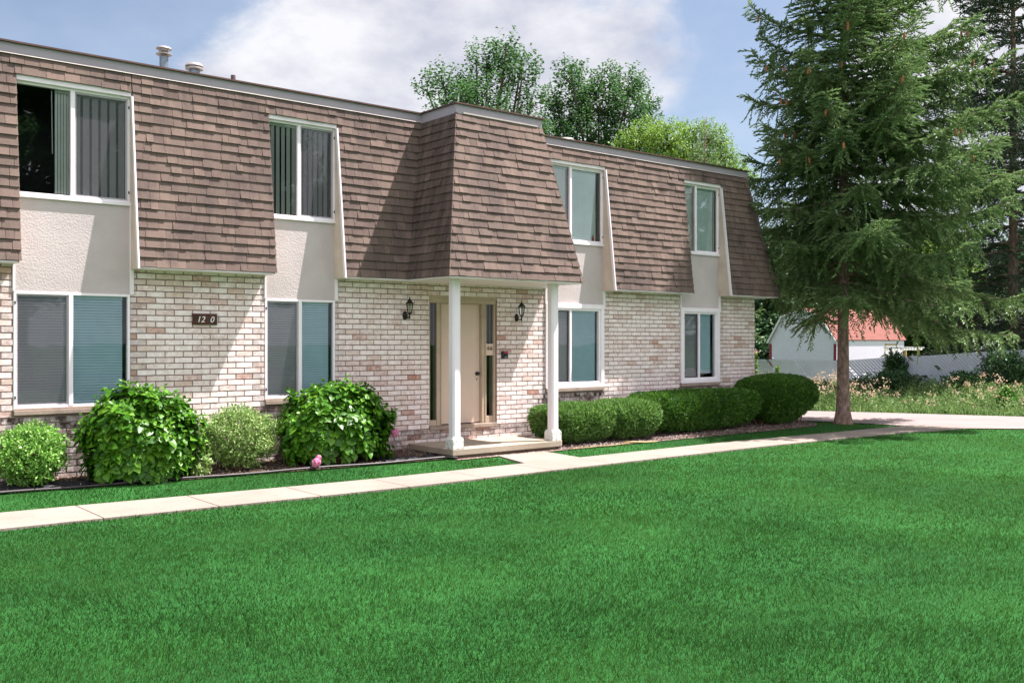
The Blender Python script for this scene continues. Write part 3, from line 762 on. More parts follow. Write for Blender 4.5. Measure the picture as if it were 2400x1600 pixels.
# ---- fascia, drip edge, roof
FT = 5.545
m = MB(); m.box(10.76, 17.52, -0.045, 0.0, TOP - 0.005, FT); m.box(17.52, 17.56, -0.045, 8.9, TOP - 0.005, FT); fr_ = m.build('fascia', 'fascia', B)
m = MB(); m.box(XL, 8.99, -0.045, 0.0, TOP - 0.005, FT); fa = m.build('fascia', 'fascia', B)
m = MB(); m.box(XL, 8.96, -0.085, 0.06, FT, FT + 0.022); m.build('drip_edge', 'drip', fa)
m = MB(); m.box(10.79, 17.6, -0.085, 0.06, FT, FT + 0.022); m.build('drip_edge', 'drip', fr_)
for (a, b) in ((XL, 8.99), (10.76, 17.5)):
    m = MB()
    x = a; prev = 0.0
    while x < b:
        e = min(x + 0.22, b); h = -0.002 + 0.012 * max(0, math.sin(x * 1.9) * math.sin(x * 0.7)) + rnd.uniform(0, 0.006)
        m.hexa([(x, -0.062, TOP - 0.012), (e, -0.062, TOP - 0.012), (e, -0.045, TOP - 0.012), (x, -0.045, TOP - 0.012), (x, -0.056, TOP + prev), (e, -0.056, TOP + h), (e, -0.045, TOP + h), (x, -0.045, TOP + prev)])
        prev = h; x = e
    m.build('flashing', 'flash', fa if a < 0 else fr_)
m = MB(); m.box(XL, 17.5, 0.0, 8.9, TOP + 0.0, FT - 0.02); m.build('roof', 'roof', B)
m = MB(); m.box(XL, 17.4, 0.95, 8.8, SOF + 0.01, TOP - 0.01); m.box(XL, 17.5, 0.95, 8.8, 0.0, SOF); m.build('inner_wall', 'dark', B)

def vent(x, y, top, pr, cr, kind):
    m = MB()
    if kind == 0:
        m.lathe((x, y, FT - 0.04), [(pr, 0), (pr, top - FT - 0.11), (pr * 1.05, top - FT - 0.11)], 18); v = m.build('roof_vent', 'galv', B, smooth=False)
        m = MB(); h = top - FT - 0.08 + FT
        m.lathe((x, y, h - 0.045), [(pr, 0), (cr, 0.002), (cr, 0.012), (pr * 1.1, 0.018)], 24)
        m.lathe((x, y, h + 0.012), [(pr * 1.2, 0), (pr * 1.2, 0.02), (cr, 0.028), (cr * 0.93, 0.045), (cr * 0.6, 0.062), (0.01, 0.072)], 24)
        for k in range(4): t = k * math.pi / 2 + 0.5; m.box(x + math.cos(t) * pr * 1.3 - 0.006, x + math.cos(t) * pr * 1.3 + 0.006, y + math.sin(t) * pr * 1.3 - 0.006, y + math.sin(t) * pr * 1.3 + 0.006, h - 0.03, h + 0.03)
        m.build('cap', 'cap', v, smooth=False)
    elif kind == 1:
        m.lathe((x, y, FT - 0.04), [(pr, 0), (pr, top - FT - 0.06)], 18); v = m.build('roof_vent', 'galv', B)
        m = MB(); m.lathe((x, y, top - 0.105), [(cr * 0.8, 0), (cr * 0.98, 0.006), (cr * 0.98, 0.028), (cr * .8, 0.030), (cr * .8, 0.042), (cr, 0.045), (cr, 0.058), (cr * 0.85, 0.085), (cr * 0.4, 0.105), (0.01, 0.108)], 28)
        m.build('cap', 'cap', v)
    else:
        m.lathe((x, y, FT - 0.04), [(pr, 0), (pr, top - FT + 0.04), (pr * 0.8, top - FT + 0.04), (pr * 0.8, top - FT - 0.05)], 16); m.build('roof_vent', 'pipe', B)
vent(5.165, 1.0, 6.17, 0.062, 0.112, 0); vent(5.62, 1.0, 6.01, 0.078, 0.132, 1); vent(6.23, 1.0, 5.93, 0.036, 0, 2); vent(13.3, 1.2, 5.93, 0.10, 0.19, 1)

# ---- porch: projecting mansard, posts, slab
PB0, PB1, PT0, PT1, DB, DT = 8.54, 11.26, 9.0, 10.75, 1.47, 1.0
m = MB(); m.hexa([(PB0, -DB, SOF), (PB1, -DB, SOF), (PB1, -0.2, SOF), (PB0, -0.2, SOF), (PT0, -DT, TOP), (PT1, -DT, TOP), (PT1, 0.0, TOP), (PT0, 0.0, TOP)])
pr = m.build('porch_roof', 'roof', B)
H = TOP - SOF; SF = math.hypot(H, DB - DT)
shingles('shingles', pr, (0, -DB, SOF), (1, 0, 0), (0, DB - DT, H), (0, -H, DB - DT), 20, SF / 20, lambda f, r: [(PB0 + 0.46 * f, PB1 - 0.51 * f)], 0.004)
shingles('shingles', pr, (PB0, 0, SOF), (0, -1, 0), (0.46, 0, H), (-H, 0, 0.46), 20, math.hypot(0.46, H) / 20, lambda f, r: [(0.33 - 0.30 * f, DB - (DB - DT) * f)], 0.004, 'shingle_stained_shaded')
shingles('shingles', pr, (PB1, 0, SOF), (0, -1, 0), (-0.51, 0, H), (H, 0, 0.51), 20, math.hypot(0.51, H) / 20, lambda f, r: [(0.33 - 0.30 * f, DB - (DB - DT) * f)], 0.004)
for xb, xt, sg in ((PB0, PT0, 1), (PB1, PT1, -1)):
    m = MB(); n = 20
    for k in range(n):
        f0, f1 = k / n, min(1.05, (k + 1.15) / n); w = 0.125; jj = rnd.uniform(-0.006, 0.006)
        def pp(f, n_): x = xb + (xt - xb) * f; y = -DB + (DB - DT) * f; return Vector((x - sg * n_ * 0.7, y - n_ * 0.7, SOF + H * f))
        A0, A1 = pp(f0, 0.030), pp(f1, 0.012)
        a = [A0, A0 + Vector((sg * (w + jj), 0.012, 0)), A1 + Vector((sg * (w + jj), 0.012, 0)), A1]
        b = [A0, A0 + Vector((sg * 0.012, w + jj, 0)), A1 + Vector((sg * 0.012, w + jj, 0)), A1]
        i = len(m.v); T_ = Vector((0, 0, 0)); nn = Vector((sg * 0.006, 0.006, 0))
        for q in (a, b):
            m.hexa([tuple(q[0]), tuple(q[1]), tuple(q[1] + nn), tuple(q[0] + nn), tuple(q[3]), tuple(q[2]), tuple(q[2] + nn), tuple(q[3] + nn)])
    m.build('hip_cap', 'shingle', pr)
m = MB(); m.box(PT0 - 0.01, PT1 + 0.01, -DT - 0.01, -DT + 0.03, TOP - 0.02, FT); m.box(PT0 - 0.01, PT0 + 0.03, -DT + 0.03, 0, TOP - 0.02, FT); m.box(PT1 - 0.03, PT1 + 0.01, -DT + 0.03, 0, TOP - 0.02, FT)
m.build('fascia', 'fascia', pr)
m = MB(); m.box(PT0 - 0.045, PT1 + 0.045, -DT - 0.05, 0.06, FT, FT + 0.022); m.build('drip_edge', 'drip', pr)
m = MB(); m.box(PT0 + 0.12, PT1 - 0.1, -DT - 0.03, -DT - 0.011, TOP - 0.015, TOP + 0.008); m.build('flashing', 'flash', pr)
m = MB(); m.box(PB0 + 0.01, PB1 - 0.01, -DB + 0.01, -0.31, SOF - 0.024, SOF - 0.003); m.box(PB0 + 0.02, PB1 - 0.02, -0.31, 0.0, SOF - 0.024, SOF - 0.006); m.build('soffit', 'white', pr)
for x0 in (8.805, 10.83):
    m = MB(); w = 0.152; c = 0.028; y0 = -1.20
    m.prism([(x0 + c, y0), (x0 + w - c, y0), (x0 + w, y0 + c), (x0 + w, y0 + w - c), (x0 + w - c, y0 + w), (x0 + c, y0 + w), (x0, y0 + w - c), (x0, y0 + c)], 'z', 0.36, SOF - 0.024)
    p = m.build('porch_post', 'post', B, bevel=0.004)
    m = MB(); e = 0.026
    m.box(x0 - e, x0 + w + e, y0 - e, y0 + w + e, 0.20, 0.345)
    m.hexa([(x0 - e, y0 - e, 0.345), (x0 + w + e, y0 - e, 0.345), (x0 + w + e, y0 + w + e, 0.345), (x0 - e, y0 + w + e, 0.345), (x0, y0, 0.385), (x0 + w, y0, 0.385), (x0 + w, y0 + w, 0.385), (x0, y0 + w, 0.385)])
    m.build('post_base', 'peeling', p, bevel=0.006)
m = MB(); m.prism([(8.77, -1.23), (11.0, -1.23), (11.07, -1.17), (11.07, -0.01), (8.77, -0.01)], 'z', 0.105, 0.20)
p = m.build('porch_slab', 'slab', B, bevel=0.008)
m = MB(); x = 8.86
for w in (0.55, 0.42, 0.5, 0.65): m.box(x, x + w - 0.004, -1.13 + rnd.uniform(-.004, .004), -0.02, -0.05, 0.104); x += w
m.build('slab_base', 'slab_side', p)

# ---- entrance
DF0 = 0.03
m = MB()
x0, x1, z0, z1 = DOOR
m.box(x0, x1, DF0 - 0.01, 0.16, 2.49, z1 - 0.002); m.box(x0 + 0.0, x1, DF0 - 0.025, DF0 - 0.01, z1 - 0.05, z1 - 0.002)
m.box(x0, x0 + 0.04, DF0, 0.16, 0.45, 2.49); m.box(9.36, 9.45, DF0 + 0.01, 0.16, 0.45, 2.49); m.box(10.29, 10.40, DF0 + 0.01, 0.16, 0.45, 2.49); m.box(10.555, x1, DF0, 0.16, 0.45, 2.49)
m.box(9.22, 9.36, DF0 + 0.02, 0.15, 0.45, 0.545); m.box(10.40, 10.555, DF0 + 0.02, 0.15, 0.45, 0.565)
m.box(9.43, 9.452, DF0 - 0.003, DF0 + 0.01, 0.46, 2.475); m.box(10.30, 10.33, DF0 - 0.003, DF0 + 0.01, 0.46, 2.475); m.box(10.37, 10.395, DF0 - 0.003, DF0 + 0.01, 0.46, 2.475)
df = m.build('door_frame', 'frame', B, bevel=0.004)
m = MB(); m.box(10.40, 10.555, DF0 + 0.012, 0.12, 1.61, 1.81); pl = m.build('number_panel', 'door', df, bevel=0.003)
def text(name, s, size, loc, mat, par, shear=0.0, ext=0.004, rot=None, spacing=1.0):
    cu = bpy.data.curves.new(name, 'FONT'); cu.body = s; cu.size = size; cu.extrude = ext; cu.shear = shear; cu.align_x = 'CENTER'; cu.space_character = spacing
    o = bpy.data.objects.new(name, cu); COL.objects.link(o); bpy.context.view_layer.update()
    me = bpy.data.meshes.new_from_object(o); bpy.data.objects.remove(o); me.materials.clear(); me.materials.append(M[mat])
    o = bpy.data.objects.new(name, me); link(o, par)
    off = ROOT.get(par.name); o.location = Vector(loc) - off; o.rotation_euler = rot or (R(90), 0, 0); return o
text('numeral', '6', 0.105, (10.448, DF0 + 0.008, 1.700), 'brass', df); text('numeral', '6', 0.105, (10.512, DF0 + 0.008, 1.700), 'brass', df)
m = MB(); m.box(9.452, 10.288, 0.085, 0.13, 0.465, 2.487); d = m.build('door', 'door', B, bevel=0.003)
m = MB(); kx, kz = 10.225, 1.30
c = (kx, 0.085, kz)
m.tube([(kx, 0.085, kz), (kx, 0.076, kz)], 0.034, 16); m.tube([(kx, 0.076, kz), (kx, 0.055, kz), (kx, 0.05, kz), (kx, 0.035, kz), (kx, 0.022, kz), (kx, 0.016, kz)], [0.012, 0.012, 0.024, 0.031, 0.026, 0.012], 16)
m.build('door_knob', 'black', d, smooth=True)
m = MB(); m.tube([(kx, 0.085, kz - 0.1), (kx, 0.078, kz - 0.1)], 0.012, 10); m.build('keyhole', 'black', d, smooth=True)
for (a, b, c0, c1) in ((9.22, 9.36, 0.545, 2.49), (10.40, 10.555, 1.81, 2.49), (10.40, 10.555, 0.565, 1.61)):
    m = MB(); m.quad((a, 0.07, c0), (b, 0.07, c0), (b, 0.07, c1), (a, 0.07, c1)); s_ = m.build('sidelight', 'glass_door', df)
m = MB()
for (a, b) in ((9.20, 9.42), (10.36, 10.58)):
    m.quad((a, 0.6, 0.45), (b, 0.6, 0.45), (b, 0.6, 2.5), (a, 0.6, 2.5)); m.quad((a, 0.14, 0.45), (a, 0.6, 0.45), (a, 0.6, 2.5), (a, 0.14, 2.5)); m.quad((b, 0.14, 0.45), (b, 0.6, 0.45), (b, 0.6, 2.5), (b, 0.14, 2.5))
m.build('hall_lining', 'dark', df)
m = MB(); m.box(x0 + 0.003, x1 - 0.003, -0.028, 0.16, 0.385, 0.448); m.build('door_sill', 'sill', B, bevel=0.006)

# ---- fixtures on the wall
def lantern(x, z, label):
    t = thing('wall_lantern', (x, 0, z), label, 'lantern', 'wall lanterns beside the entrance door')
    m = MB(); a = 14
    prof = [(0.0, -0.004), (0.062, -0.006), (0.058, -0.022), (0.03, -0.036), (0.0, -0.04)]
    for k in range(len(prof) - 1):
        for j in range(20):
            t0, t1 = 2 * math.pi * j / 20, 2 * math.pi * (j + 1) / 20
            P = lambda r, y, q: (x + r * math.cos(q) * 0.72, y, z + r * math.sin(q) * 1.15)
            m.quad(P(prof[k][0], prof[k][1], t0), P(prof[k][0], prof[k][1], t1), P(prof[k + 1][0], prof[k + 1][1], t1), P(prof[k + 1][0], prof[k + 1][1], t0))
    m.build('backplate', 'bronze', t, smooth=True)
    by = -0.15
    m = MB(); m.tube([(x, -0.03, z - 0.005), (x, -0.07, z - 0.035), (x, -0.115, z - 0.04), (x, by, z - 0.01), (x, by, z + 0.03)], [0.011, 0.011, 0.010, 0.010, 0.012], 8)
    m.tube([(x, by, z - 0.062), (x, by, z - 0.045), (x, by, z - 0.01)], [0.008, 0.012, 0.01], 8); m.build('arm', 'bronze', t, smooth=True)
    zb, zt = z + 0.035, z + 0.185
    m = MB(); rb, rt = 0.034, 0.058
    for k in range(6):
        q = k * math.pi / 3
        m.tube([(x + rb * math.cos(q), by + rb * math.sin(q), zb), (x + rt * math.cos(q), by + rt * math.sin(q), zt)], 0.0052, 5)
    m.lathe((x, by, zb - 0.02), [(0.012, 0), (0.03, 0.012), (0.038, 0.02), (0.036, 0.028)], 12)
    m.build('cage', 'bronze', t)
    m = MB(); i = 0
    for k in range(6):
        q0, q1 = k * math.pi / 3, (k + 1) * math.pi / 3
        m.quad((x + rb * .93 * math.cos(q0), by + rb * .93 * math.sin(q0), zb + .004), (x + rb * .93 * math.cos(q1), by + rb * .93 * math.sin(q1), zb + .004), (x + rt * .93 * math.cos(q1), by + rt * .93 * math.sin(q1), zt), (x + rt * .93 * math.cos(q0), by + rt * .93 * math.sin(q0), zt))
    m.build('glass_panel', 'glass_lamp', t)
    m = MB(); m.lathe((x, by, zb), [(0.012, 0), (0.012, 0.07), (0.008, 0.075), (0.015, 0.095), (0.011, 0.115), (0.002, 0.13)], 10); m.build('bulb', 'vslat', t, smooth=True)
    m = MB(); m.lathe((x, by, zt), [(0.074, 0), (0.070, 0.010), (0.046, 0.034), (0.030, 0.062), (0.016, 0.074), (0.008, 0.082), (0.012, 0.094), (0.004, 0.104), (0.003, 0.125), (0.001, 0.127)], 6); m.build('cap', 'bronze', t)
lantern(8.70, 2.27, 'dark bronze wall lantern on the brick left of the entrance door')
lantern(11.04, 2.27, 'dark bronze wall lantern on the brick right of the entrance door')
t = thing('card_reader', (10.76, 0, 1.62), 'small black card reader with red light on the brick beside the door', 'card reader')
m = MB(); m.box(10.692, 10.826, -0.04, -0.004, 1.555, 1.682); m.build('housing', 'black', t, bevel=0.008)
m = MB(); m.box(10.735, 10.805, -0.045, -0.0395, 1.648, 1.674); m.build('indicator', 'red', t, bevel=0.002)
m = MB(); m.box(10.745, 10.80, -0.0425, -0.0395, 1.568, 1.576); m.build('label_strip', 'label', t)
m = MB(); m.box(10.747, 10.762, -0.052, -0.0395, 1.59, 1.64); m.box(10.762, 10.80, -0.046, -0.0395, 1.59, 1.598); m.build('slot', 'black', t)
# house number board with notched ends
t = thing('number_board', (5.37, 0, 2.16), 'brown wooden board with white numerals 12 0 on the brick wall', 'house number')
m = MB(); L = []; n = 10
zb, zt = 2.083, 2.238
for k in range(n + 1): L.append((5.185 + (0.016 if k % 2 else 0.0) + rnd.uniform(0, .004), zb + (zt - zb) * k / n))
for k in range(n, -1, -1): L.append((5.555 - (0.016 if k % 2 else 0.0) - rnd.uniform(0, .004), zb + (zt - zb) * k / n))
m.prism(L, 'y', -0.034, -0.007); bd = m.build('board', 'wood', t)
for k in range(6):
    m = MB(); q = zb + 0.012 + k * 0.024; m.box(5.205, 5.535, -0.0375, -0.034, q, q + rnd.uniform(0.010, 0.018)); m.build('grain_ridge', 'wood', bd)
for ch, x in (('1', 5.275), ('2', 5.335), ('0', 5.465)):
    text('numeral', ch, 0.118, (x, -0.041, 2.118), 'numeral', t, shear=0.25, ext=0.005)
# pinkish object behind the upper window right of the porch
t = thing('ornament', (12.98, 0.06, 3.73), 'small pink ornament behind the upper window just right of the porch roof', 'ornament')
m = MB(); m.lathe((12.98, 0.062, 3.725), [(0.026, 0), (0.030, 0.02), (0.018, 0.08), (0.004, 0.14)], 12); m.build('body', 'red', t, smooth=True)
m = MB(); m.lathe((12.98, 0.062, 3.722), [(0.034, 0), (0.034, 0.006)], 12); m.build('foot', 'red', t)
# ---------------------------------------------------------------- vegetation
CT, SN = math.cos(R(39.3)), math.sin(R(39.3))
def frames(d):
    up = np.array([0, 0, 1.0]); s = unit(np.cross(d, up)); return s, np.cross(s, d)
def spruce(loc, H, R0, zmin, seed, mat, bark, tr, label, dens=1.0, sparse=0.0, cones=0, prof=None, sl=0.115, sw=0.042, step=0.27, curt=0.35, asym=0.0, group=None, name='spruce_tree'):
    global rng; rng = np.random.default_rng(seed); rd = random.Random(seed)
    t = thing(name, loc, label, 'tree', group)
    x0, y0, zb = loc
    W = MB(); pts = []; rad = []
    for k in range(15):
        f = k / 14; z = zb - 0.1 + H * f
        flare = 1 + 0.9 * math.exp(-f * H / 0.28); wob = 0.03 * math.sin(k * 1.7 + seed)
        pts.append((x0 + wob, y0 + wob * .6, z)); rad.append(max(0.012, tr * flare * (1 - f) ** 0.8))
    pts.insert(1, (x0, y0, zb + 0.08)); rad.insert(1, tr * 1.45)
    pts.insert(2, (x0, y0, zb + 0.3)); rad.insert(2, tr * 1.15)
    W.tube(pts, rad, 16)
    prof = prof or (lambda f: min(1, 1.35 * (1 - f)) if f > 0.15 else 0.8 + f * 1.3)
    Bp, Bd, Bl, Bg, tips = [], [], [], [], []
    z = zmin
    while z < H - 0.2:
        f = (z - zmin) / (H - zmin); n = rd.choice((4, 5, 5, 6)) if f < 0.85 else 3
        a0 = rd.uniform(0, 6.28)
        for k in range(n):
            if rd.random() < sparse: continue
            a = a0 + k * 2 * math.pi / n + rd.uniform(-0.35, 0.35); h = z + rd.uniform(-0.12, 0.12)
            L = R0 * prof(f) * rd.uniform(0.72, 1.12) * (1 + asym * max(-0.15, math.cos(a) * CT - math.sin(a) * SN))
            if asym and f < 0.35: L *= 1 - 0.30 * max(0, -(math.cos(a) * CT - math.sin(a) * SN))
            if L < 0.15: continue
            o = np.array([math.cos(a), math.sin(a), 0]); up = -0.12 + 0.75 * f + rd.uniform(-.08, .08); dr = 0.30 * (1 - f) + 0.08; tp = 0.30
            q = np.linspace(0, 1, 9); sway = rd.uniform(-0.12, 0.12)
            sd = np.array([-o[1], o[0], 0])
            C = np.array([x0, y0, zb + h]) + o * (q * L)[:, None] + sd * (sway * L * q ** 2)[:, None] + np.array([0, 0, 1.0]) * (L * (up * q - dr * q ** 2 + tp * q ** 4))[:, None]
            W.tube([tuple(c) for c in C], [max(0.004, 0.03 * (L / 3 + .25) * (1 - v) + 0.004) for v in q], 5, cap=False)
            rr = np.arange(0.10 * L + 0.05, L, 0.10 / dens); m = len(rr)
            if m == 0: continue
            for side in (-1, 1):
                r = rr + rng.uniform(-0.03, 0.03, m); u = np.clip(r / L, 0, 1); i = np.minimum((u * 8).astype(int), 7); fr = (u * 8 - i)[:, None]
                P = C[i] * (1 - fr) + C[i + 1] * fr; tang = unit(C[i + 1] - C[i])
                ang = np.radians(rng.uniform(38, 72, m))[:, None] * side
                d = tang * np.cos(ang) + sd * np.sin(ang)
                d = d + np.array([0, 0, 1.0]) * rng.uniform(-0.45, 0.25, m)[:, None] * (1.15 - f)
                bl = np.minimum(0.95, 0.26 + 0.40 * (L - r)) * rng.uniform(0.55, 1.15, m)
                Bp.append(P); Bd.append(unit(d)); Bl.append(bl); Bg.append(rng.uniform(0.0, 0.6, m) * (1.1 - 0.7 * f))
            # hanging curtains on lower and middle branches
            if f < 0.8:
                m2 = int(m * curt); r = rng.uniform(0.2 * L, 0.95 * L, m2); u = r / L; i = np.minimum((u * 8).astype(int), 7); fr = (u * 8 - i)[:, None]
                P = C[i] * (1 - fr) + C[i + 1] * fr; d = rng.normal(size=(m2, 3)) * 0.3 + np.array([0, 0, -1.0]) + o * 0.25
                Bp.append(P); Bd.append(unit(d)); Bl.append(rng.uniform(0.2, 0.62, m2)); Bg.append(rng.uniform(0.1, 0.3, m2))
            Bp.append(C[-2:-1]); Bd.append(unit(C[-1:] - C[-2:-1])); Bl.append(np.array([0.3])); Bg.append(np.array([-0.2]))
            tips.append((C[-2], f, o))
        z += step * rd.uniform(0.85, 1.15)
    Bp = np.concatenate(Bp); Bd = np.concatenate(Bd); Bl = np.concatenate(Bl); Bg = np.concatenate(Bg)
    W.build('trunk', bark, t, smooth=True)
    ns = np.maximum(3, (Bl / 0.036 * dens)).astype(int); idx = np.repeat(np.arange(len(Bl)), ns)
    start = np.concatenate([[0], np.cumsum(ns)[:-1]]); k = np.arange(len(idx)) - start[idx]; u = (k + 0.6) / ns[idx]
    P = Bp[idx] + Bd[idx] * (Bl[idx] * u)[:, None]; P[:, 2] -= Bg[idx] * Bl[idx] * u ** 2
    tan = Bd[idx].copy(); tan[:, 2] -= 2 * Bg[idx] * u; tan = unit(tan)
    s, up = frames(tan + 1e-4); sg = np.where(k % 2 == 0, 1, -1)[:, None] * np.where(u > 0.93, 0.1, 1)[:, None]
    T = tan * 1.0 + s * sg * rng.uniform(0.45, 0.85, (len(idx), 1)) + rdir(len(idx)) * 0.3 + np.array([0, 0, 0.28])
    Nn = up + rdir(len(idx)) * 0.4
    b = NB(); n = len(idx)
    b.leaves(P, T, Nn, rng.uniform(.7, 1.25, n) * sl, rng.uniform(.75, 1.2, n) * sw, 'shoot')
    b.build('crown', mat, t)
    print(name, 'shoots', n)
    if cones:
        cm = MB(); cm.lathe((0, 0, 0), [(0.006, 0.0), (0.020, -0.015), (0.026, -0.06), (0.022, -0.115), (0.008, -0.145)], 8)
        me = None; rd.shuffle(tips); c = 0
        for P, f, o in tips:
            if f < 0.22 or f > 0.8 or c >= cones: continue
            if o[0] * (-0.62) + o[1] * (-0.78) < -0.15: continue
            for q in range(rd.choice((1, 1, 2))):
                if me is None:
                    ob = cm.build('cone', 'cone', None, smooth=True); me = ob.data; ob.parent = t
                else: ob = bpy.data.objects.new('cone', me); link(ob, t)
                off = ROOT[t.name]; ob.location = Vector((P[0] + rd.uniform(-.12, .12), P[1] + rd.uniform(-.12, .12), P[2] - rd.uniform(0.0, 0.1))) - off
                ob.rotation_euler = (rd.uniform(-.2, .2), rd.uniform(-.2, .2), 0); c += 1
    return t

def blobtree(loc, blobs, seed, mat, bark, tr, label, leaf=0.12, per=900, fork=0.35, group=None, name='leafy_tree', up=0.8, shoot=0.5):
    """blobs: world space (centre, radius) clusters; each gets a limb from the trunk and upright leafy shoots"""
    global rng; rng = np.random.default_rng(seed); rd = random.Random(seed)
    t = thing(name, loc, label, 'tree', group); x0, y0, zb = loc
    top = max(c[2] for c, r in blobs); low = min(c[2] - r for c, r in blobs)
    W = MB(); th = zb + (top - zb) * 0.62
    tp = [(x0 + 0.15 * math.sin(k * 1.3 + seed), y0 + 0.1 * math.cos(k + seed), zb - 0.1 + (th - zb) * k / 8) for k in range(9)]
    W.tube(tp, [tr * (1.35 if k == 0 else 1) * (1 - 0.075 * k) for k in range(9)], 12)
    P, T = [], []
    for c, r in blobs:
        c = np.array(c, float); sf = rd.uniform(fork, 0.95); i = min(7, int(sf * 8)); s = np.array(tp[i], float)
        if c[2] < s[2] + 0.3: s = np.array(tp[max(1, i // 2)], float)
        mid = (s + c) / 2 + np.array([0, 0, 0.12]) * np.linalg.norm(c - s) * rd.uniform(-.3, 1.2); br_ = tr * 0.38
        W.tube([tuple(s), tuple(mid), tuple(c), tuple(c + np.array([0, 0, r * .6]))], [br_, br_ * .7, br_ * .35, 0.01], 6, cap=False)
        ns = max(4, int(per * r * r / (shoot * 12)))
        D = rdir(ns); rr = r * rng.uniform(0.25, 1.0, ns) ** 0.6; Q = c + D * rr[:, None] * [1, 1, .9]
        for q in range(0, ns, 4): W.tube([tuple(c), tuple((c + Q[q]) / 2 + [0, 0, -.05]), tuple(Q[q])], [0.022, 0.014, 0.006], 4, cap=False)
        sd = unit(D * 0.55 + np.array([0, 0, up]) + rdir(ns) * 0.25)
        nl = 15; idx = np.repeat(np.arange(ns), nl); u = np.tile((np.arange(nl) + 0.5) / nl, ns)
        side = rdir(len(idx)); side = unit(side - sd[idx] * np.sum(side * sd[idx], 1, keepdims=True))
        P.append(Q[idx] + sd[idx] * (u * shoot)[:, None] + side * (leaf * 0.35)); T.append(side * 0.8 + sd[idx] * 0.35 + np.array([0, 0, -0.25]) + rdir(len(idx)) * .25)
    W.build('trunk', bark, t, smooth=True)
    P = np.concatenate(P); T = np.concatenate(T); n = len(P); b = NB()
    b.leaves(P, T, unit(np.array([0, 0, 1.0]) + rdir(n) * 0.7), rng.uniform(.7, 1.3, n) * leaf, rng.uniform(.7, 1.2, n) * leaf * .85, 'small')
    b.build('crown', mat, t); print(name, 'leaves', n); return t
def from_px(cx, Z, loc, L):
    """cluster list measured in the photograph turned into metres at the tree's own distance, with depth spread"""
    k = 2300.0 / Z; out = []; rd = random.Random(int(cx))
    for px, py, r in L:
        lat = (px - cx) / k; dep = rd.uniform(-1, 1) * min(1.8, r / k * 1.6)
        out.append(((loc[0] + lat * CT + dep * SN, loc[1] - lat * SN + dep * CT, 1.85 + (799 - py) / k), r / k))
    return out
def crown(loc, H, r, base, n, seed, br=0.9):
    rd = random.Random(seed); out = []
    for _ in range(n):
        f = rd.random(); z = base + (H - br - base) * f; a = rd.uniform(0, 6.28); rr = r * math.sqrt(rd.random()) * math.sqrt(max(0.1, 1 - (2 * f - 0.85) ** 2 * .8))
        out.append(((loc[0] + rr * math.cos(a), loc[1] + rr * math.sin(a), z + loc[2]), br * rd.uniform(.7, 1.25)))
    return out

spruce((19.72, -1.02, 0.0), 13.6, 3.2, 2.9, 5, 'spruce', 'bark', 0.14, 'large dark green spruce with brown cones standing at the right end of the building', cones=62, dens=1.45, asym=0.30, sparse=0.06, step=0.33, curt=0.42, sl=0.105, sw=0.032)
spruce((31.9, 0.6, 0.3), 17.0, 3.4, 1.7, 9, 'spruce2', 'bark', 0.17, 'tall thin old spruce with a bare grey trunk behind the chain link fence', dens=0.8, sparse=0.2, prof=lambda f: 1.15 - 0.8 * f, sl=0.15, sw=0.042, step=0.40, curt=0.45)
spruce((26.7, 8.7, 0.0), 9.7, 1.75, 1.0, 15, 'spruce', 'bark', 0.11, 'slender small spruce whose tip pokes above the far end of the roof', dens=0.8, cones=8, sw=0.04)
blobtree((22.8, 16, 0), from_px(1140, 37.2, (22.8, 16), [(1035, 190, 40), (1000, 212, 26), (1068, 232, 34), (1098, 205, 30), (1140, 165, 34), (1115, 135, 20), (1196, 148, 32), (1185, 125, 20), (1222, 190, 38), (1175, 205, 42), (1130, 240, 40), (1245, 232, 34), (1222, 150, 18), (1120, 300, 75), (1200, 300, 75), (1060, 290, 50), (1150, 360, 80), (1240, 330, 60)]),
         21, 'maple', 'bark2', 0.22, 'open leafy tree with upright shoots rising behind the porch roof', leaf=0.12, per=850, shoot=0.72, up=1.1)
blobtree((32.6, 20, 0), from_px(1400, 46.5, (32.6, 20), [(1335, 195, 34), (1302, 240, 34), (1372, 215, 38), (1430, 190, 32), (1468, 215, 34), (1496, 225, 22), (1522, 250, 18), (1508, 280, 30), (1400, 262, 58), (1335, 280, 52), (1455, 285, 50), (1300, 320, 46), (1380, 340, 66), (1460, 350, 60), (1520, 330, 30)]),
         22, 'maple', 'bark2', 0.26, 'dense dark leafy tree behind the roof just right of the porch', leaf=0.13, per=1000, shoot=0.72, up=1.1)
blobtree((28.4, 12, 0), from_px(1560, 37.6, (28.4, 12), [(1530, 302, 32), (1492, 330, 30), (1578, 312, 28), (1556, 350, 46), (1622, 318, 22), (1652, 338, 34), (1604, 362, 46), (1496, 362, 36), (1686, 366, 30), (1460, 345, 22), (1640, 395, 60), (1560, 410, 60), (1700, 420, 50)]),
         23, 'locust', 'bark2', 0.16, 'yellow green feathery tree behind the far end of the roof', leaf=0.08, per=1700, shoot=0.4, up=0.4)
far = [((41.4, 17.3, 0), 7.5, 3.0, 0.8, 'dark leafy tree seen between the building corner and the white shed', 'darkbush'),
       ((51.6, 19.4, 0), 9.5, 4.2, 1.5, 'broad leafy tree straight behind the white shed', 'maple'),
       ((54.4, 14.8, 0), 8.0, 3.6, 1.2, 'lighter green leafy tree behind the right end of the red shed roof', 'locust'),
       ((60.8, 12.4, 0), 8.5, 4.2, 1.0, 'dark leafy tree behind the far white house', 'darkbush')]
for k, (l, H, r, bs, lab, mt) in enumerate(far):
    blobtree(l, crown(l, H, r, bs, 26, 40 + k, 1.1), 60 + k, mt, 'bark2', 0.22, lab, leaf=0.19, per=520, group='trees beyond the shed', up=0.3)
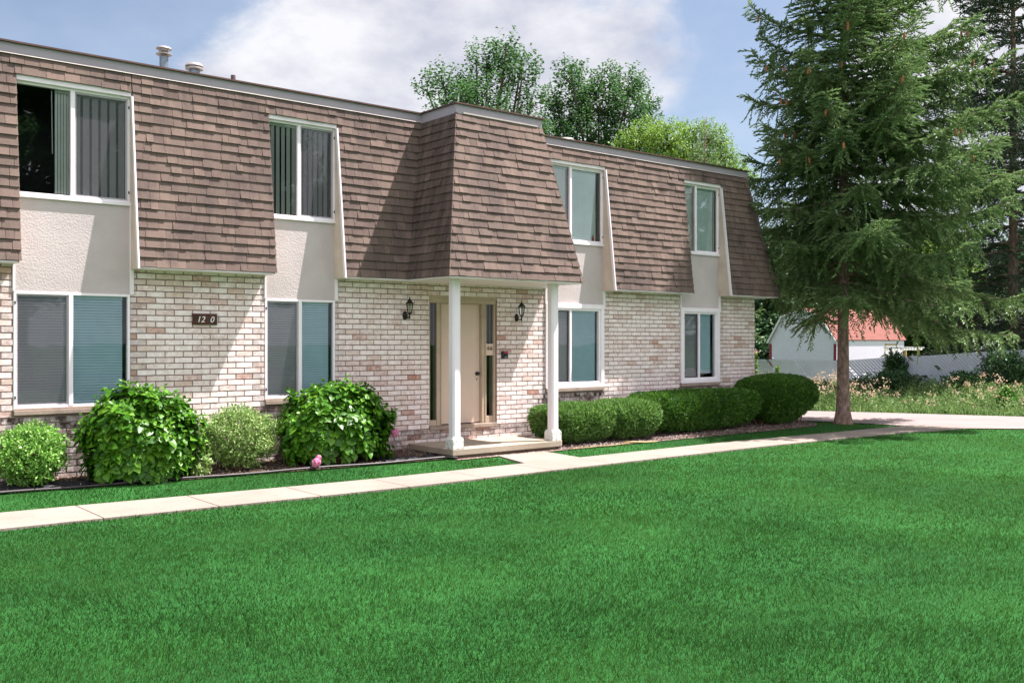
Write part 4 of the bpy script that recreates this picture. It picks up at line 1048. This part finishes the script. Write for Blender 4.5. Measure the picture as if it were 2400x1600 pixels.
for k, (l, lab) in enumerate([((11.0, -35, 0), 'tall leafy tree across the lawn mirrored in the upper left window'), ((24.0, -41, 0), 'second tall leafy tree across the lawn mirrored in the windows')]):
    blobtree(l, crown(l, 16, 5.5, 4, 34, 80 + k, 1.6), 90 + k, 'maple', 'bark2', 0.35, lab, leaf=0.26, per=260, group='trees across the lawn')

# treeline far away
rng = np.random.default_rng(77)
n = 26000; a = rng.uniform(R(54), R(78), n); d = 92 + rng.uniform(-5, 5, n)
hgt = 5.5 + 1.6 * np.sin(a * 40) + 1.2 * np.sin(a * 93 + 1) + 0.7 * np.sin(a * 210)
P = np.stack([d * np.sin(a), -13.37 + d * np.cos(a), rng.uniform(0, 1, n) ** 0.8 * hgt], 1)
b = NB(); b.leaves(P, rdir(n), rdir(n), rng.uniform(.4, .8, n), rng.uniform(.3, .6, n), 'small')
tag(b.build('treeline', 'darkbush'), 'far belt of dark green trees on the horizon behind the houses', 'trees', kind='stuff')

# ---- hydrangeas, small shrubs, clipped hedges
def tubeset(m, cx, cy, n, rx, ry, h, rd, z0, r=0.005):
    for k in range(n):
        a = rd.uniform(0, 6.28); q = math.sqrt(rd.random()); ex, ey = cx + rx * q * math.cos(a), cy + ry * q * math.sin(a)
        s = (cx + (ex - cx) * .25, cy + (ey - cy) * .25, z0 - 0.02)
        m.tube([s, ((s[0] + ex) / 2 - (ex - cx) * .05, (s[1] + ey) / 2, z0 + h * .35), (ex, ey, z0 + h * rd.uniform(.55, .85))], [r * 1.3, r, r * .6], 5, cap=False)
def hydrangea(cx, cy, rx, ry, H, seed, label, flowers=()):
    global rng; rng = np.random.default_rng(seed); rd = random.Random(seed); z0 = gz(cx, cy)
    t = thing('hydrangea_bush', (cx, cy, z0), label, 'shrub', 'hydrangea bushes')
    m = MB(); tubeset(m, cx, cy, 60, rx * .8, ry * .8, H * .9, rd, z0, 0.006); m.build('stem', 'twig', t, smooth=True)
    b = NB()
    for (ns, s0, s1) in ((640, .90, 1.03), (420, .66, .88), (160, 0.35, 0.65)):
        D = rdir(ns * 2); D = D[D[:, 2] > -0.58][:ns]; ns = len(D)
        lump = 1 + 0.13 * np.sin(D[:, 0] * 5 + seed) * np.sin(D[:, 1] * 6 + 1 + D[:, 2] * 4) + 0.05 * np.sin(D[:, 2] * 9 + D[:, 0] * 7)
        rr = rng.uniform(s0, s1, ns) * lump; rr = np.where(rng.random(ns) < 0.10, rr * 1.09, rr)
        zc = z0 + H * 0.45
        Q = np.array([cx, cy, zc]) + np.sign(D) * np.abs(D) ** 0.9 * rr[:, None] * [rx, ry, H * 0.55]
        Q[:, 2] = np.maximum(Q[:, 2], z0 + 0.1)
        ax = unit(D * [.7, .7, .5] + np.array([0, 0, 0.75]) + rdir(ns) * .2)          # shoot axis
        e1, e2 = frames(ax + 1e-3); ph = rng.uniform(0, 3.14, ns)
        for pair in range(3):
            for sg in (0, math.pi):
                an = ph + pair * math.pi / 2 + sg; out = e1 * np.cos(an)[:, None] + e2 * np.sin(an)[:, None]
                young = pair == 0; sz = (0.062 if young else (0.115 if pair == 1 else 0.148))
                T = out * (0.75 if young else 1.0) + ax * (0.7 if young else 0.05) + np.array([0, 0, 0.0 if young else -0.35]) + D * 0.35
                P = Q - ax * (0.045 * pair); L = rng.uniform(.75, 1.2, ns) * sz
                Nn = unit(ax * 0.8 + D * 0.4 + rdir(ns) * 0.28)
                b.leaves(P, T, Nn, L, L * rng.uniform(.95, 1.12, ns) * .80, 'big')
    b.build('foliage', 'hyd', t)
    for (fx, fy, fz, fr) in flowers:
        fb = NB(); n = 260; D = rdir(n); P = np.array([fx, fy, fz]) + D * fr * rng.uniform(.8, 1.05, (n, 1))
        fb.leaves(P - D * 0.005, unit(np.cross(D, rdir(n))) + D * .25, D, fr * .42, fr * .42, 'small'); fb.build('flower_head', 'petal', t)
    return t
hydrangea(4.31, -0.60, 0.71, 0.42, 1.20, 101, 'large leafy hydrangea bush below the left lower window beside the number board')
hydrangea(7.13, -0.60, 0.88, 0.42, 1.18, 102, 'wide leafy hydrangea bush with two pink flower heads left of the porch', flowers=((6.56, -1.05, 0.16, 0.062), (6.62, -1.0, 0.22, 0.04), (8.02, -0.78, 0.47, 0.065)))
def softshrub(cx, cy, rx, ry, H, seed, mat, label, n=9000, lf=0.036, name='rounded_shrub', z0=None, sprout=0.12, cat='shrub', group=None, flop=1.0):
    global rng; rng = np.random.default_rng(seed); rd = random.Random(seed); z0 = gz(cx, cy) if z0 is None else z0
    t = thing(name, (cx, cy, z0), label, cat, group)
    m = MB(); tubeset(m, cx, cy, 40, rx * .85, ry * .85, H, rd, z0, 0.004); m.build('stem', 'twig', t, smooth=True)
    ns = n // 9; D = rdir(ns); rr = rng.uniform(0.45, 1.0, ns) ** 0.5
    lump = 1 + 0.10 * np.sin(D[:, 0] * 6 + seed) * np.sin(D[:, 1] * 7) + 0.07 * np.sin(D[:, 2] * 8 + D[:, 0] * 5 + seed)
    rr = rr * lump * np.where(rng.random(ns) < .08, 1 + sprout, 1)
    Q = np.array([cx, cy, z0 + H * .52]) + D * rr[:, None] * [rx, ry, H * .5]; Q[:, 2] = np.maximum(Q[:, 2], z0 + .03)
    ax = unit(D + np.array([0, 0, .7]) + rdir(ns) * .5)
    idx = np.repeat(np.arange(ns), 9); k = np.tile(np.arange(9), ns); u = k / 9.0
    side = rdir(len(idx)); P = Q[idx] + ax[idx] * ((u - .8) * lf * 3.2)[:, None] + side * lf * .2
    T = side + ax[idx] * .6; Nn = ax[idx] * .7 + rdir(len(idx)) * .7
    b = NB(); b.leaves(P, T, Nn, rng.uniform(.7, 1.25, len(idx)) * lf, rng.uniform(.5, .8, len(idx)) * lf, 'small')
    b.build('foliage', mat, t); return t
softshrub(3.02, -0.42, 0.42, 0.36, 0.76, 201, 'euon', 'small round light green shrub in front of the far left window', n=11000, lf=0.042)
softshrub(5.67, -0.45, 0.60, 0.40, 0.86, 202, 'euon2', 'pale yellow green rounded shrub between the two hydrangea bushes', n=15000, lf=0.036)
softshrub(5.02, -0.72, 0.16, 0.14, 0.30, 203, 'euon2', 'low pale sprig of leaves at the foot of the large left hydrangea bush', n=900, lf=0.045, name='leafy_sprig')

def hedge(x0, x1, y0, y1, z1, seed, mat, label, n, lf=0.021, under=0.2, bot=0.08, p=3.4, name='clipped_hedge', seam=None):
    global rng; rng = np.random.default_rng(seed); cx, cy = (x0 + x1) / 2, (y0 + y1) / 2; gz0 = gz(cx, cy)
    t = thing(name, (cx, cy, gz0), label, 'hedge', 'clipped evergreen hedges right of the porch')
    a, bb, c = (x1 - x0) / 2, (y1 - y0) / 2, (z1 - gz0 - bot) / 2; zc = gz0 + bot + c
    def surf(D, s=1.0):
        q = np.abs(D / np.array([a, bb, c])); k = (q ** p).sum(1) ** (-1 / p); S = D * k[:, None]
        zn = S[:, 2] / c; f = 1 - under * np.clip(-zn + 0.25, 0, 1.25) ** 1.3
        f *= 1 + 0.03 * np.sin(S[:, 0] * 19 + 3 * np.sin(S[:, 2] * 17)) * np.sin(S[:, 2] * 23 + S[:, 1] * 21) + 0.025 * np.sin(S[:, 0] * 5.1 + seed) + 0.02 * np.sin(S[:, 0] * 11 + S[:, 2] * 9) + 0.02 * np.sin(S[:, 1] * 9 + S[:, 2] * 7)
        S[:, 0] *= f; S[:, 1] *= f; S[:, 2] *= 1 + 0.02 * np.sin(S[:, 0] * 4 + 1) + .015 * np.sin(S[:, 0] * 9 + S[:, 1] * 8)
        if seam is not None:
            g = np.exp(-((S[:, 0] + cx - seam) / 0.07) ** 2) * 0.22; S[:, 1] *= 1 - g; S[:, 2] -= g * 0.22 * (S[:, 2] > 0)
        return S * s + np.array([cx, cy, zc])
    # body: closed inner surface of twiggy growth
    nu, nv = 48, 24; th = np.linspace(0.02, math.pi - .02, nv); ph = np.arange(nu) * 2 * math.pi / nu
    TT, PP = np.meshgrid(th, ph, indexing='ij'); D = np.stack([np.sin(TT) * np.cos(PP) * a, np.sin(TT) * np.sin(PP) * bb, np.cos(TT) * c], -1).reshape(-1, 3)
    V = surf(D, 0.93); i, j = np.meshgrid(np.arange(nv - 1), np.arange(nu), indexing='ij')
    A = i * nu + j; Bq = i * nu + (j + 1) % nu; F = np.stack([A, Bq, Bq + nu, A + nu], -1).reshape(-1, 4)
    b = NB(); b.add(V, [F])
    D = rng.normal(size=(n, 3)) * [a, bb, c]; D = D + rng.uniform(-.25, .25, (n, 3)) * [a, bb, c]
    depth = 1.012 - rng.random(n) ** 1.4 * 0.13; P = surf(D); ctr = np.array([cx, cy, zc]); P = ctr + (P - ctr) * depth[:, None]
    e = 0.01; Dn = unit(D); Nn = unit((surf(D) - ctr) / np.array([a, bb, c]) ** 2 * min(a, bb, c) ** 2)
    T = unit(Nn * 0.8 + rdir(n) * 0.75 + np.array([0, 0, .25])); N2 = unit(Nn * .5 + rdir(n))
    b.leaves(P, T, N2, rng.uniform(.6, 1.35, n) * lf * 1.3, rng.uniform(.3, .55, n) * lf, 'small')
    b.build('foliage', mat, t)
    m = MB(); rd = random.Random(seed)
    for k in range(16):
        x = rd.uniform(x0 + .3, x1 - .3); y = rd.uniform(cy - .2, cy + .2); m.tube([(x, y, gz0 - .02), (x + rd.uniform(-.2, .2), y + rd.uniform(-.2, .2), gz0 + bot + .25)], [0.014, 0.008], 5)
    m.build('stem', 'twig', t); return t
hedge(11.10, 12.55, -1.14, -0.12, 0.73, 301, 'yew', 'lowest clipped hedge bush directly behind the right porch post', 30000, lf=0.044, p=4.4, under=0.12)
hedge(12.35, 13.62, -1.22, -0.14, 0.75, 302, 'yew', 'low clipped hedge bush merging with the one behind the right porch post', 27000, lf=0.044, p=4.2, under=0.12)
hedge(13.35, 17.0, -1.05, -0.10, 0.86, 303, 'yew2', 'long dark clipped hedge in the middle of the row under the windows', 52000, lf=0.046, p=4.6, seam=15.4)
hedge(16.75, 18.85, -1.18, 0.0, 1.10, 304, 'yew2', 'tallest rounded dark clipped hedge at the corner of the building', 44000, lf=0.046, under=0.30, p=3.2)
# ---------------------------------------------------------------- fence, sheds, weeds
def ftop(y): return lerp_poly([(-7, 1.9), (-1, 1.61), (0.14, 1.55), (1.82, 1.42), (2.81, 1.38), (4.82, 1.215), (14, 1.21)], y)
fn = thing('chain_link_fence', (29, 3, 0), 'long chain link fence threaded with pale grey diagonal slats beyond the driveway', 'fence')
fs = MB(); fw = MB(); sp = 0.115; y = -8.5
rd = random.Random(5)
while y < 15:
    for dr_, mm, th, off in ((1, fs, 0.034, 0.0), (-1, fw, 0.010, 0.007), (1, fw, 0.006, -0.012)):
        H = 1.25; miss = dr_ == 1 and mm is fs and rd.random() < 0.012
        y0, y1 = y, y + dr_ * H
        if miss: continue
        seg = 8 if mm is fs else 1; gap = rd.random() < 0.10
        for k in range(seg):
            if mm is fs and gap and k == rd.randrange(seg): continue
            a0, a1 = k / seg, (k + 1) / seg
            ya, yb = y0 + (y1 - y0) * a0, y0 + (y1 - y0) * a1; za, zb = ftop(ya) - H + H * a0, ftop(yb) - H + H * a1
            x = 29.0 + off; h = th * (1.6 if mm is fs else .8)
            mm.hexa([(x, ya - h, za), (x, ya + h, za), (x + .002, ya + h, za), (x + .002, ya - h, za), (x, yb - h, zb), (x, yb + h, zb), (x + .002, yb + h, zb), (x + .002, yb - h, zb)])
    y += sp
fs.build('slat_fabric', 'slatgrey', fn); fw.build('wire_mesh', 'wire', fn)
y = -8.0
while y < 14.5:
    m = MB(); m.tube([(29.05, y, -0.1), (29.05, y, ftop(y) + 0.02)], 0.028, 8); m.lathe((29.05, y, ftop(y) + .02), [(0.032, 0), (0.025, .03), (0.004, .045)], 8); m.build('post', 'wire', fn); y += 2.6

def house(name, x0, x1, y0, y1, prof, label, cat, zb=-0.1, roofmat='redroof', trim='redtrim', rake='white', boards=0.135, extras=None, ridge='x'):
    """prof: gable outline from the far eave (y1) to the near eave (y0) as (y,z) points"""
    t = thing(name, ((x0 + x1) / 2, (y0 + y1) / 2, zb), label, cat)
    m = MB(); m.prism([(y1, zb)] + prof + [(y0, zb)], 'x', x0, x1)
    # clapboards as real lapped strips on the gable end and the long side
    z = zb
    while z < max(p[1] for p in prof) - 0.03:
        def width(zz):
            L = [p for p in [(y1, zb)] + prof + [(y0, zb)]]; xs_ = []
            for (a, b), (c, d) in zip(L, L[1:]):
                if (b - zz) * (d - zz) <= 0 and b != d: xs_.append(a + (c - a) * (zz - b) / (d - b))
            return (min(xs_), max(xs_)) if len(xs_) > 1 else None
        w0 = width(z + 0.01); w1 = width(min(z + boards, max(p[1] for p in prof) - 0.02))
        if w0 and w1:
            m.hexa([(x0 - 0.03, w0[0], z), (x0 - 0.001, w0[0], z), (x0 - 0.001, w0[1], z), (x0 - 0.03, w0[1], z), (x0 - 0.004, w1[0], z + boards), (x0 - 0.001, w1[0], z + boards), (x0 - 0.001, w1[1], z + boards), (x0 - 0.004, w1[1], z + boards)])
        if z < prof[-1][1] - boards:
            m.hexa([(x0, y0 - 0.03, z), (x1, y0 - 0.03, z), (x1, y0 - .001, z), (x0, y0 - .001, z), (x0, y0 - 0.004, z + boards), (x1, y0 - 0.004, z + boards), (x1, y0 - .001, z + boards), (x0, y0 - .001, z + boards)])
        z += boards
    m.build('wall', 'siding', t)
    m = MB(); ov = 0.12
    for (a, b), (c, d) in zip(prof, prof[1:]):
        n_ = Vector((0, -(d - b), (c - a))); n_ = n_ if n_.z > 0 else -n_; n_.normalize(); th = 0.06
        m.hexa([(x0 - ov, a, b), (x1 + ov, a, b), (x1 + ov, a + n_.y * th, b + n_.z * th), (x0 - ov, a + n_.y * th, b + n_.z * th),
                (x0 - ov, c, d), (x1 + ov, c, d), (x1 + ov, c + n_.y * th, d + n_.z * th), (x0 - ov, c + n_.y * th, d + n_.z * th)])
    rf = m.build('roof', roofmat, t)
    m = MB()
    for (a, b), (c, d) in zip(prof, prof[1:]):
        m.tube([(x0 - ov - 0.015, a, b - .01), (x0 - ov - 0.015, c, d - .01)], 0.045, 6)
    m.build('rake_board', rake, rf)
    m = MB()
    for y in (y0, y1): m.box(x0 - 0.03, x0 + 0.08, y - 0.03 if y == y0 else y - 0.1, y + 0.1 if y == y0 else y + 0.03, zb, prof[0][1] - 0.05)
    m.box(x1 - 0.1, x1 + 0.02, y0 - 0.03, y0 + 0.05, zb, prof[-1][1] - 0.05); m.box(x0, x1, y0 - 0.04, y0 - 0.019, prof[-1][1] - 0.13, prof[-1][1] - 0.03)
    m.build('corner_board', trim, t)
    if extras: extras(t)
    return t
def shed_extras(t):
    m = MB(); X = 40.2
    m.box(X - .5, X - .43, 9.45, 9.5, -.1, 1.75); m.box(X + .43, X + .5, 9.45, 9.5, -.1, 1.75); m.box(X - .5, X + .5, 9.45, 9.5, 1.68, 1.75); m.build('door_frame', 'tan', t)
    m = MB(); m.box(X - .43, X + .43, 9.47, 9.5, -.1, 1.68); m.build('door', 'galv', t)
house('gambrel_shed', 36, 41.3, 9.5, 12.75, [(12.8, 1.80), (12.1, 2.90), (11.15, 3.22), (10.2, 2.92), (9.45, 1.88)], 'white clapboard shed with red barn roof and dark red corner boards behind the fence', 'shed', extras=shed_extras)
house('small_house', 45, 54, 3.0, 8.0, [(8.2, 2.5), (5.5, 3.5), (2.8, 2.5)], 'white house with dull red roof partly hidden behind the old spruce', 'house')
# little white pergola between fence and shed
t = thing('garden_pergola', (37.4, 7.2, 0), 'small white pergola in front of the shed side wall', 'pergola')
for dx in (0, 1.0):
    for dy in (0, .6):
        m = MB(); m.box(37 + dx, 37.07 + dx, 7 + dy, 7.07 + dy, -0.1, 1.5); m.build('post', 'tan', t)
m = MB()
for k in range(7): m.box(36.8 + k * .22, 36.84 + k * .22, 6.85, 7.85, 1.57, 1.63)
m.box(36.7, 38.3, 7.0, 7.05, 1.5, 1.57); m.box(36.7, 38.3, 7.6, 7.65, 1.5, 1.57); m.build('rafter_frame', 'white', t)

# ---- weeds on the verge
rng = np.random.default_rng(55)
def weeds():
    b, fl = NB(), NB(); n = 6500
    Y = rng.uniform(-7.5, 9.5, n); X0 = np.array([drive_far(y) for y in Y]); u = rng.random(n); X = X0 + 0.08 + u ** 0.8 * (29.5 - X0)
    Z = np.array([gz(x, y) for x, y in zip(X, Y)])
    ph = np.sin(X * 1.9 + 1.3 * np.sin(Y * 1.1)) * np.sin(Y * 1.6 + X * .5)
    H = (0.10 + 0.30 * np.clip((X - X0) / 1.2, 0, 1)) * (1 + 0.7 * ((X - X0 < 1.7) & (ph > .15))) * rng.uniform(.5, 1.25, n) * (1 + .35 * ph)
    k = 16; idx = np.repeat(np.arange(n), k); q = rng.random(n * k)
    lean = rng.normal(size=(n, 3)) * [.18, .18, 0]
    P = np.stack([X, Y, Z], 1)[idx] + (np.array([0, 0, 1.0]) + lean[idx]) * (H[idx] * q)[:, None] + rng.normal(size=(n * k, 3)) * [.035, .035, .02]
    T = rdir(n * k) * [1, 1, .5] + np.array([0, 0, .55]); L = rng.uniform(.05, .13, n * k) * (1.2 - .5 * q)
    b.leaves(P, T, rdir(n * k) + np.array([0, 0, .6]), L, L * .32, 'small')
    # upright grassy stalks
    ns = 14000; Y2 = rng.uniform(-7.5, 9.5, ns); X2 = np.array([drive_far(y) for y in Y2]) + 0.03 + rng.random(ns) ** 1.3 * 4; Z2 = np.array([gz(x, y) for x, y in zip(X2, Y2)])
    b.leaves(np.stack([X2, Y2, Z2], 1), np.array([0, 0, 1.0]) + rng.normal(size=(ns, 3)) * [.3, .3, 0], rdir(ns) * [1, 1, .1], rng.uniform(.08, .30, ns) * (1 + 1.2 * (Y2 > 2.5)), 0.022, 'blade')
    tag(b.build('weeds', 'weed'), 'tangled green weeds on the verge between driveway and fence', 'weeds', kind='stuff')
    m = (X - X0 > .25) & (X - X0 < 1.7) & (rng.random(n) < .12 + .75 * (ph > .15)); Q = np.stack([X, Y, Z + H * 1.02], 1)[m] + lean[m] * H[m][:, None]; nf = len(Q); k = 12
    idx = np.repeat(np.arange(nf), k); P = Q[idx] + rng.normal(size=(nf * k, 3)) * [.06, .06, .04] + np.array([0, 0, .05])
    fl.leaves(P, rdir(nf * k), rdir(nf * k) + np.array([0, 0, .8]), rng.uniform(.03, .06, nf * k), rng.uniform(.022, .045, nf * k), 'small')
    tag(fl.build('wildflowers', 'weedflower'), 'faded pinkish beige flower clusters on top of the verge weeds', 'flowers', kind='stuff')
weeds()
def stalk(name, x, y, H, label, mat, top, n=60, lf=.09, w=.3, seed=1, spread=.12):
    global rng; rng = np.random.default_rng(seed); z0 = gz(x, y)
    t = thing(name, (x, y, z0), label, 'plant'); m = MB(); m.tube([(x, y, z0 - .02), (x + .03, y, z0 + H * .5), (x, y + .02, z0 + H)], [.014, .010, .005], 6); m.build('stem', 'straw' if top != 'bright' else 'twig', t)
    u = rng.random(n); a = rng.uniform(0, 6.28, n); o = np.stack([np.cos(a), np.sin(a), np.zeros(n)], 1)
    P = np.array([x, y, z0]) + np.array([0, 0, 1.0]) * (H * (0.12 + .86 * u))[:, None]; b = NB()
    L = rng.uniform(.7, 1.2, n) * lf * (1.3 - u * (1.0 if name == 'young_conifer' else .5))
    b.leaves(P, o + np.array([0, 0, .9 if name == 'young_conifer' else .3]), rdir(n) + np.array([0, 0, 1.0]), L, L * w, 'small'); b.build('foliage', mat, t)
    if top and top != 'bright':
        k = 70; b = NB(); P = np.array([x, y, z0 + H]) + rng.normal(size=(k, 3)) * [spread * .4, spread * .4, .05]
        b.leaves(P, rdir(k), rdir(k), .04, .03, 'small'); b.build('flower_head', top, t)
    return t
stalk('young_conifer', 26.0, -1.8, 0.66, 'bright green feathery young conifer among the verge weeds at right', 'bright', 'bright', n=900, lf=.30, w=.12, seed=3)
stalk('tall_weed', 27.0, 6.8, 1.5, 'tall weed with a pinkish flower head beside the building corner', 'locust', 'weedflower', n=220, lf=.11, w=.45, seed=4)
stalk('tall_weed', 26.3, -0.66, 0.62, 'pale thick stalked weed in front of the dark bushes at the fence', 'locust', 'weedflower', n=36, lf=.12, w=.4, seed=5)
stalk('tall_weed', 27.2, 6.1, 1.05, 'leafy yellow green weed just right of the building corner', 'locust', None, n=200, lf=.12, w=.45, seed=6)
for k, (x, y, rx, ry, H, mt, lab) in enumerate([
    (27.9, 2.35, .6, .65, .85, 'darkbush', 'dark blue green bush against the fence right of the spruce trunk'),
    (27.6, 3.1, .5, .5, .7, 'greybush', 'grey green bush against the fence just behind the spruce trunk'),
    (28.9, 2.9, .14, .42, 1.38, 'darkbush', 'narrow vine clump climbing the chain link fence'),
    (28.2, 0.3, .5, .6, .62, 'darkbush', 'low dark bush against the middle of the right fence section'),
    (28.3, -0.75, .5, .6, 1.25, 'darkbush', 'tallest dark bush against the fence near the old spruce'),
    (28.0, -2.4, .6, .6, 1.1, 'greybush', 'leafy bush at the fence on the right edge of view'),
    (26.6, 4.0, .5, .5, .62, 'greybush', 'wispy grey green clump left of the spruce trunk'),
    (28.3, -3.9, .8, .9, 1.35, 'darkbush', 'dark bush at the fence just outside the right edge'),
    (28.5, 4.4, .35, .5, .55, 'darkbush', 'low dark bush at the foot of the fence below the shed corner'),
    (27.9, 5.6, .5, .6, .55, 'weed', 'pale tall grass clump in front of the fence below the shed')]):
    softshrub(x, y, rx, ry, H, 400 + k, mt, lab, n=4200, lf=.085, name='wild_bush' if k != 2 else 'climbing_vine', sprout=.3, group='wild bushes along the fence' if k != 2 else None)

# ---------------------------------------------------------------- sky, sun, camera
w = bpy.data.worlds.new('World'); sc.world = w; w.use_nodes = True; T = w.node_tree; T.nodes.clear(); L = T.links
def nd(ty, **kw):
    x = T.nodes.new(ty)
    for k, v in kw.items(): setattr(x, k, v)
    return x
def mth(op, a, b=0.0, c=None, clamp=False):
    x = nd('ShaderNodeMath', operation=op, use_clamp=clamp)
    for i, v in enumerate((a, b) if c is None else (a, b, c)):
        if isinstance(v, bpy.types.NodeSocket): L.new(v, x.inputs[i])
        else: x.inputs[i].default_value = v
    return x.outputs[0]
sky = nd('ShaderNodeTexSky'); sky.sky_type = 'NISHITA'; sky.sun_disc = False
sky.sun_elevation = R(SUN_EL); sky.sun_rotation = R(SUN_AZ); sky.air_density = 1.0; sky.dust_density = 1.4; sky.ozone_density = 3.0
tc = nd('ShaderNodeTexCoord'); sep = nd('ShaderNodeSeparateXYZ'); L.new(tc.outputs['Generated'], sep.inputs[0])
az = mth('MULTIPLY', mth('ARCTAN2', sep.outputs[0], sep.outputs[1]), 57.2958); el = mth('MULTIPLY', mth('ARCSINE', sep.outputs[2]), 57.2958)
# cloud field: noise on the direction vector flattened towards the horizon
mp = nd('ShaderNodeMapping'); mp.inputs['Scale'].default_value = (1.0, 1.0, 1.9); L.new(tc.outputs['Generated'], mp.inputs['Vector'])
def noi(scale, det, rough, off=0.0, dist=0.0):
    n = nd('ShaderNodeTexNoise'); n.inputs['Scale'].default_value = scale; n.inputs['Detail'].default_value = det; n.inputs['Roughness'].default_value = rough; n.inputs['Distortion'].default_value = dist
    m2 = nd('ShaderNodeMapping'); m2.inputs['Location'].default_value = (off, off * .7, off * .3); L.new(mp.outputs[0], m2.inputs['Vector']); L.new(m2.outputs[0], n.inputs['Vector']); return n.outputs['Fac']
def blob(a0, e0, sa, se, amp):
    u = mth('DIVIDE', mth('SUBTRACT', az, a0), sa); v = mth('DIVIDE', mth('SUBTRACT', el, e0), se)
    return mth('MULTIPLY', mth('EXPONENT', mth('MULTIPLY', mth('ADD', mth('MULTIPLY', u, u), mth('MULTIPLY', v, v)), -1.0)), amp)
n1 = noi(5.5, 9, 0.58, 3.1, 0.3); n2 = noi(2.2, 3, 0.5, 8.4)
f = mth('ADD', mth('MULTIPLY', n1, 1.0), mth('MULTIPLY', n2, 0.35))
for bl in CLOUDS: f = mth('ADD', f, blob(*bl))
south_fill = mth('MULTIPLY_ADD', sep.outputs[1], -2.0, 0.1, clamp=True)      # unseen bright clouds added behind the camera as fill light for shaded walls
f = mth('ADD', f, mth('MULTIPLY', south_fill, 0.34))
mask = nd('ShaderNodeMapRange', interpolation_type='SMOOTHSTEP'); mask.inputs[1].default_value = CL0; mask.inputs[2].default_value = CL1; L.new(f, mask.inputs[0]); mask.inputs[3].default_value = 0.22
shade = nd('ShaderNodeValToRGB'); e = shade.color_ramp.elements; e[0].position = 0.35; e[0].color = CC0; e[1].position = 0.62; e[1].color = CC1
L.new(noi(7.0, 6, 0.6, 1.7), shade.inputs['Fac'])
bg1 = nd('ShaderNodeBackground'); L.new(sky.outputs[0], bg1.inputs[0]); bg1.inputs[1].default_value = SKY
bg2 = nd('ShaderNodeBackground'); L.new(shade.outputs[0], bg2.inputs[0]); L.new(mth('MULTIPLY_ADD', south_fill, CLS * 0.85, CLS), bg2.inputs[1])
mx = nd('ShaderNodeMixShader'); L.new(mask.outputs[0], mx.inputs[0]); L.new(bg1.outputs[0], mx.inputs[1]); L.new(bg2.outputs[0], mx.inputs[2])
wo = nd('ShaderNodeOutputWorld'); L.new(mx.outputs[0], wo.inputs[0])

ld = bpy.data.lights.new('sun', 'SUN'); ld.energy = SUN; ld.angle = R(0.53); ld.color = (1.0, 0.955, 0.925)
lo = bpy.data.objects.new('sun', ld); COL.objects.link(lo)
az_, el_ = R(SUN_AZ), R(SUN_EL); dv = Vector((math.sin(az_) * math.cos(el_), math.cos(az_) * math.cos(el_), math.sin(el_)))
lo.rotation_euler = (-dv).to_track_quat('-Z', 'Y').to_euler(); lo.location = (10, -20, 30)
cam = bpy.data.cameras.new('camera'); co = bpy.data.objects.new('camera', cam); COL.objects.link(co)
co.location = (0, -13.37, 1.85); co.rotation_euler = (R(90), 0, R(-39.3)); cam.sensor_width = 36; cam.lens = 34.5; cam.clip_start = 0.1; cam.clip_end = 2000
sc.camera = co
sc.view_settings.view_transform = 'Standard'; sc.view_settings.look = 'None'; sc.view_settings.gamma = 1; sc.view_settings.exposure = EXPO
sc.cycles.max_bounces = 8; sc.cycles.transparent_max_bounces = 24; sc.cycles.caustics_reflective = False; sc.cycles.caustics_refractive = False
sc.cycles.sample_clamp_indirect = 6
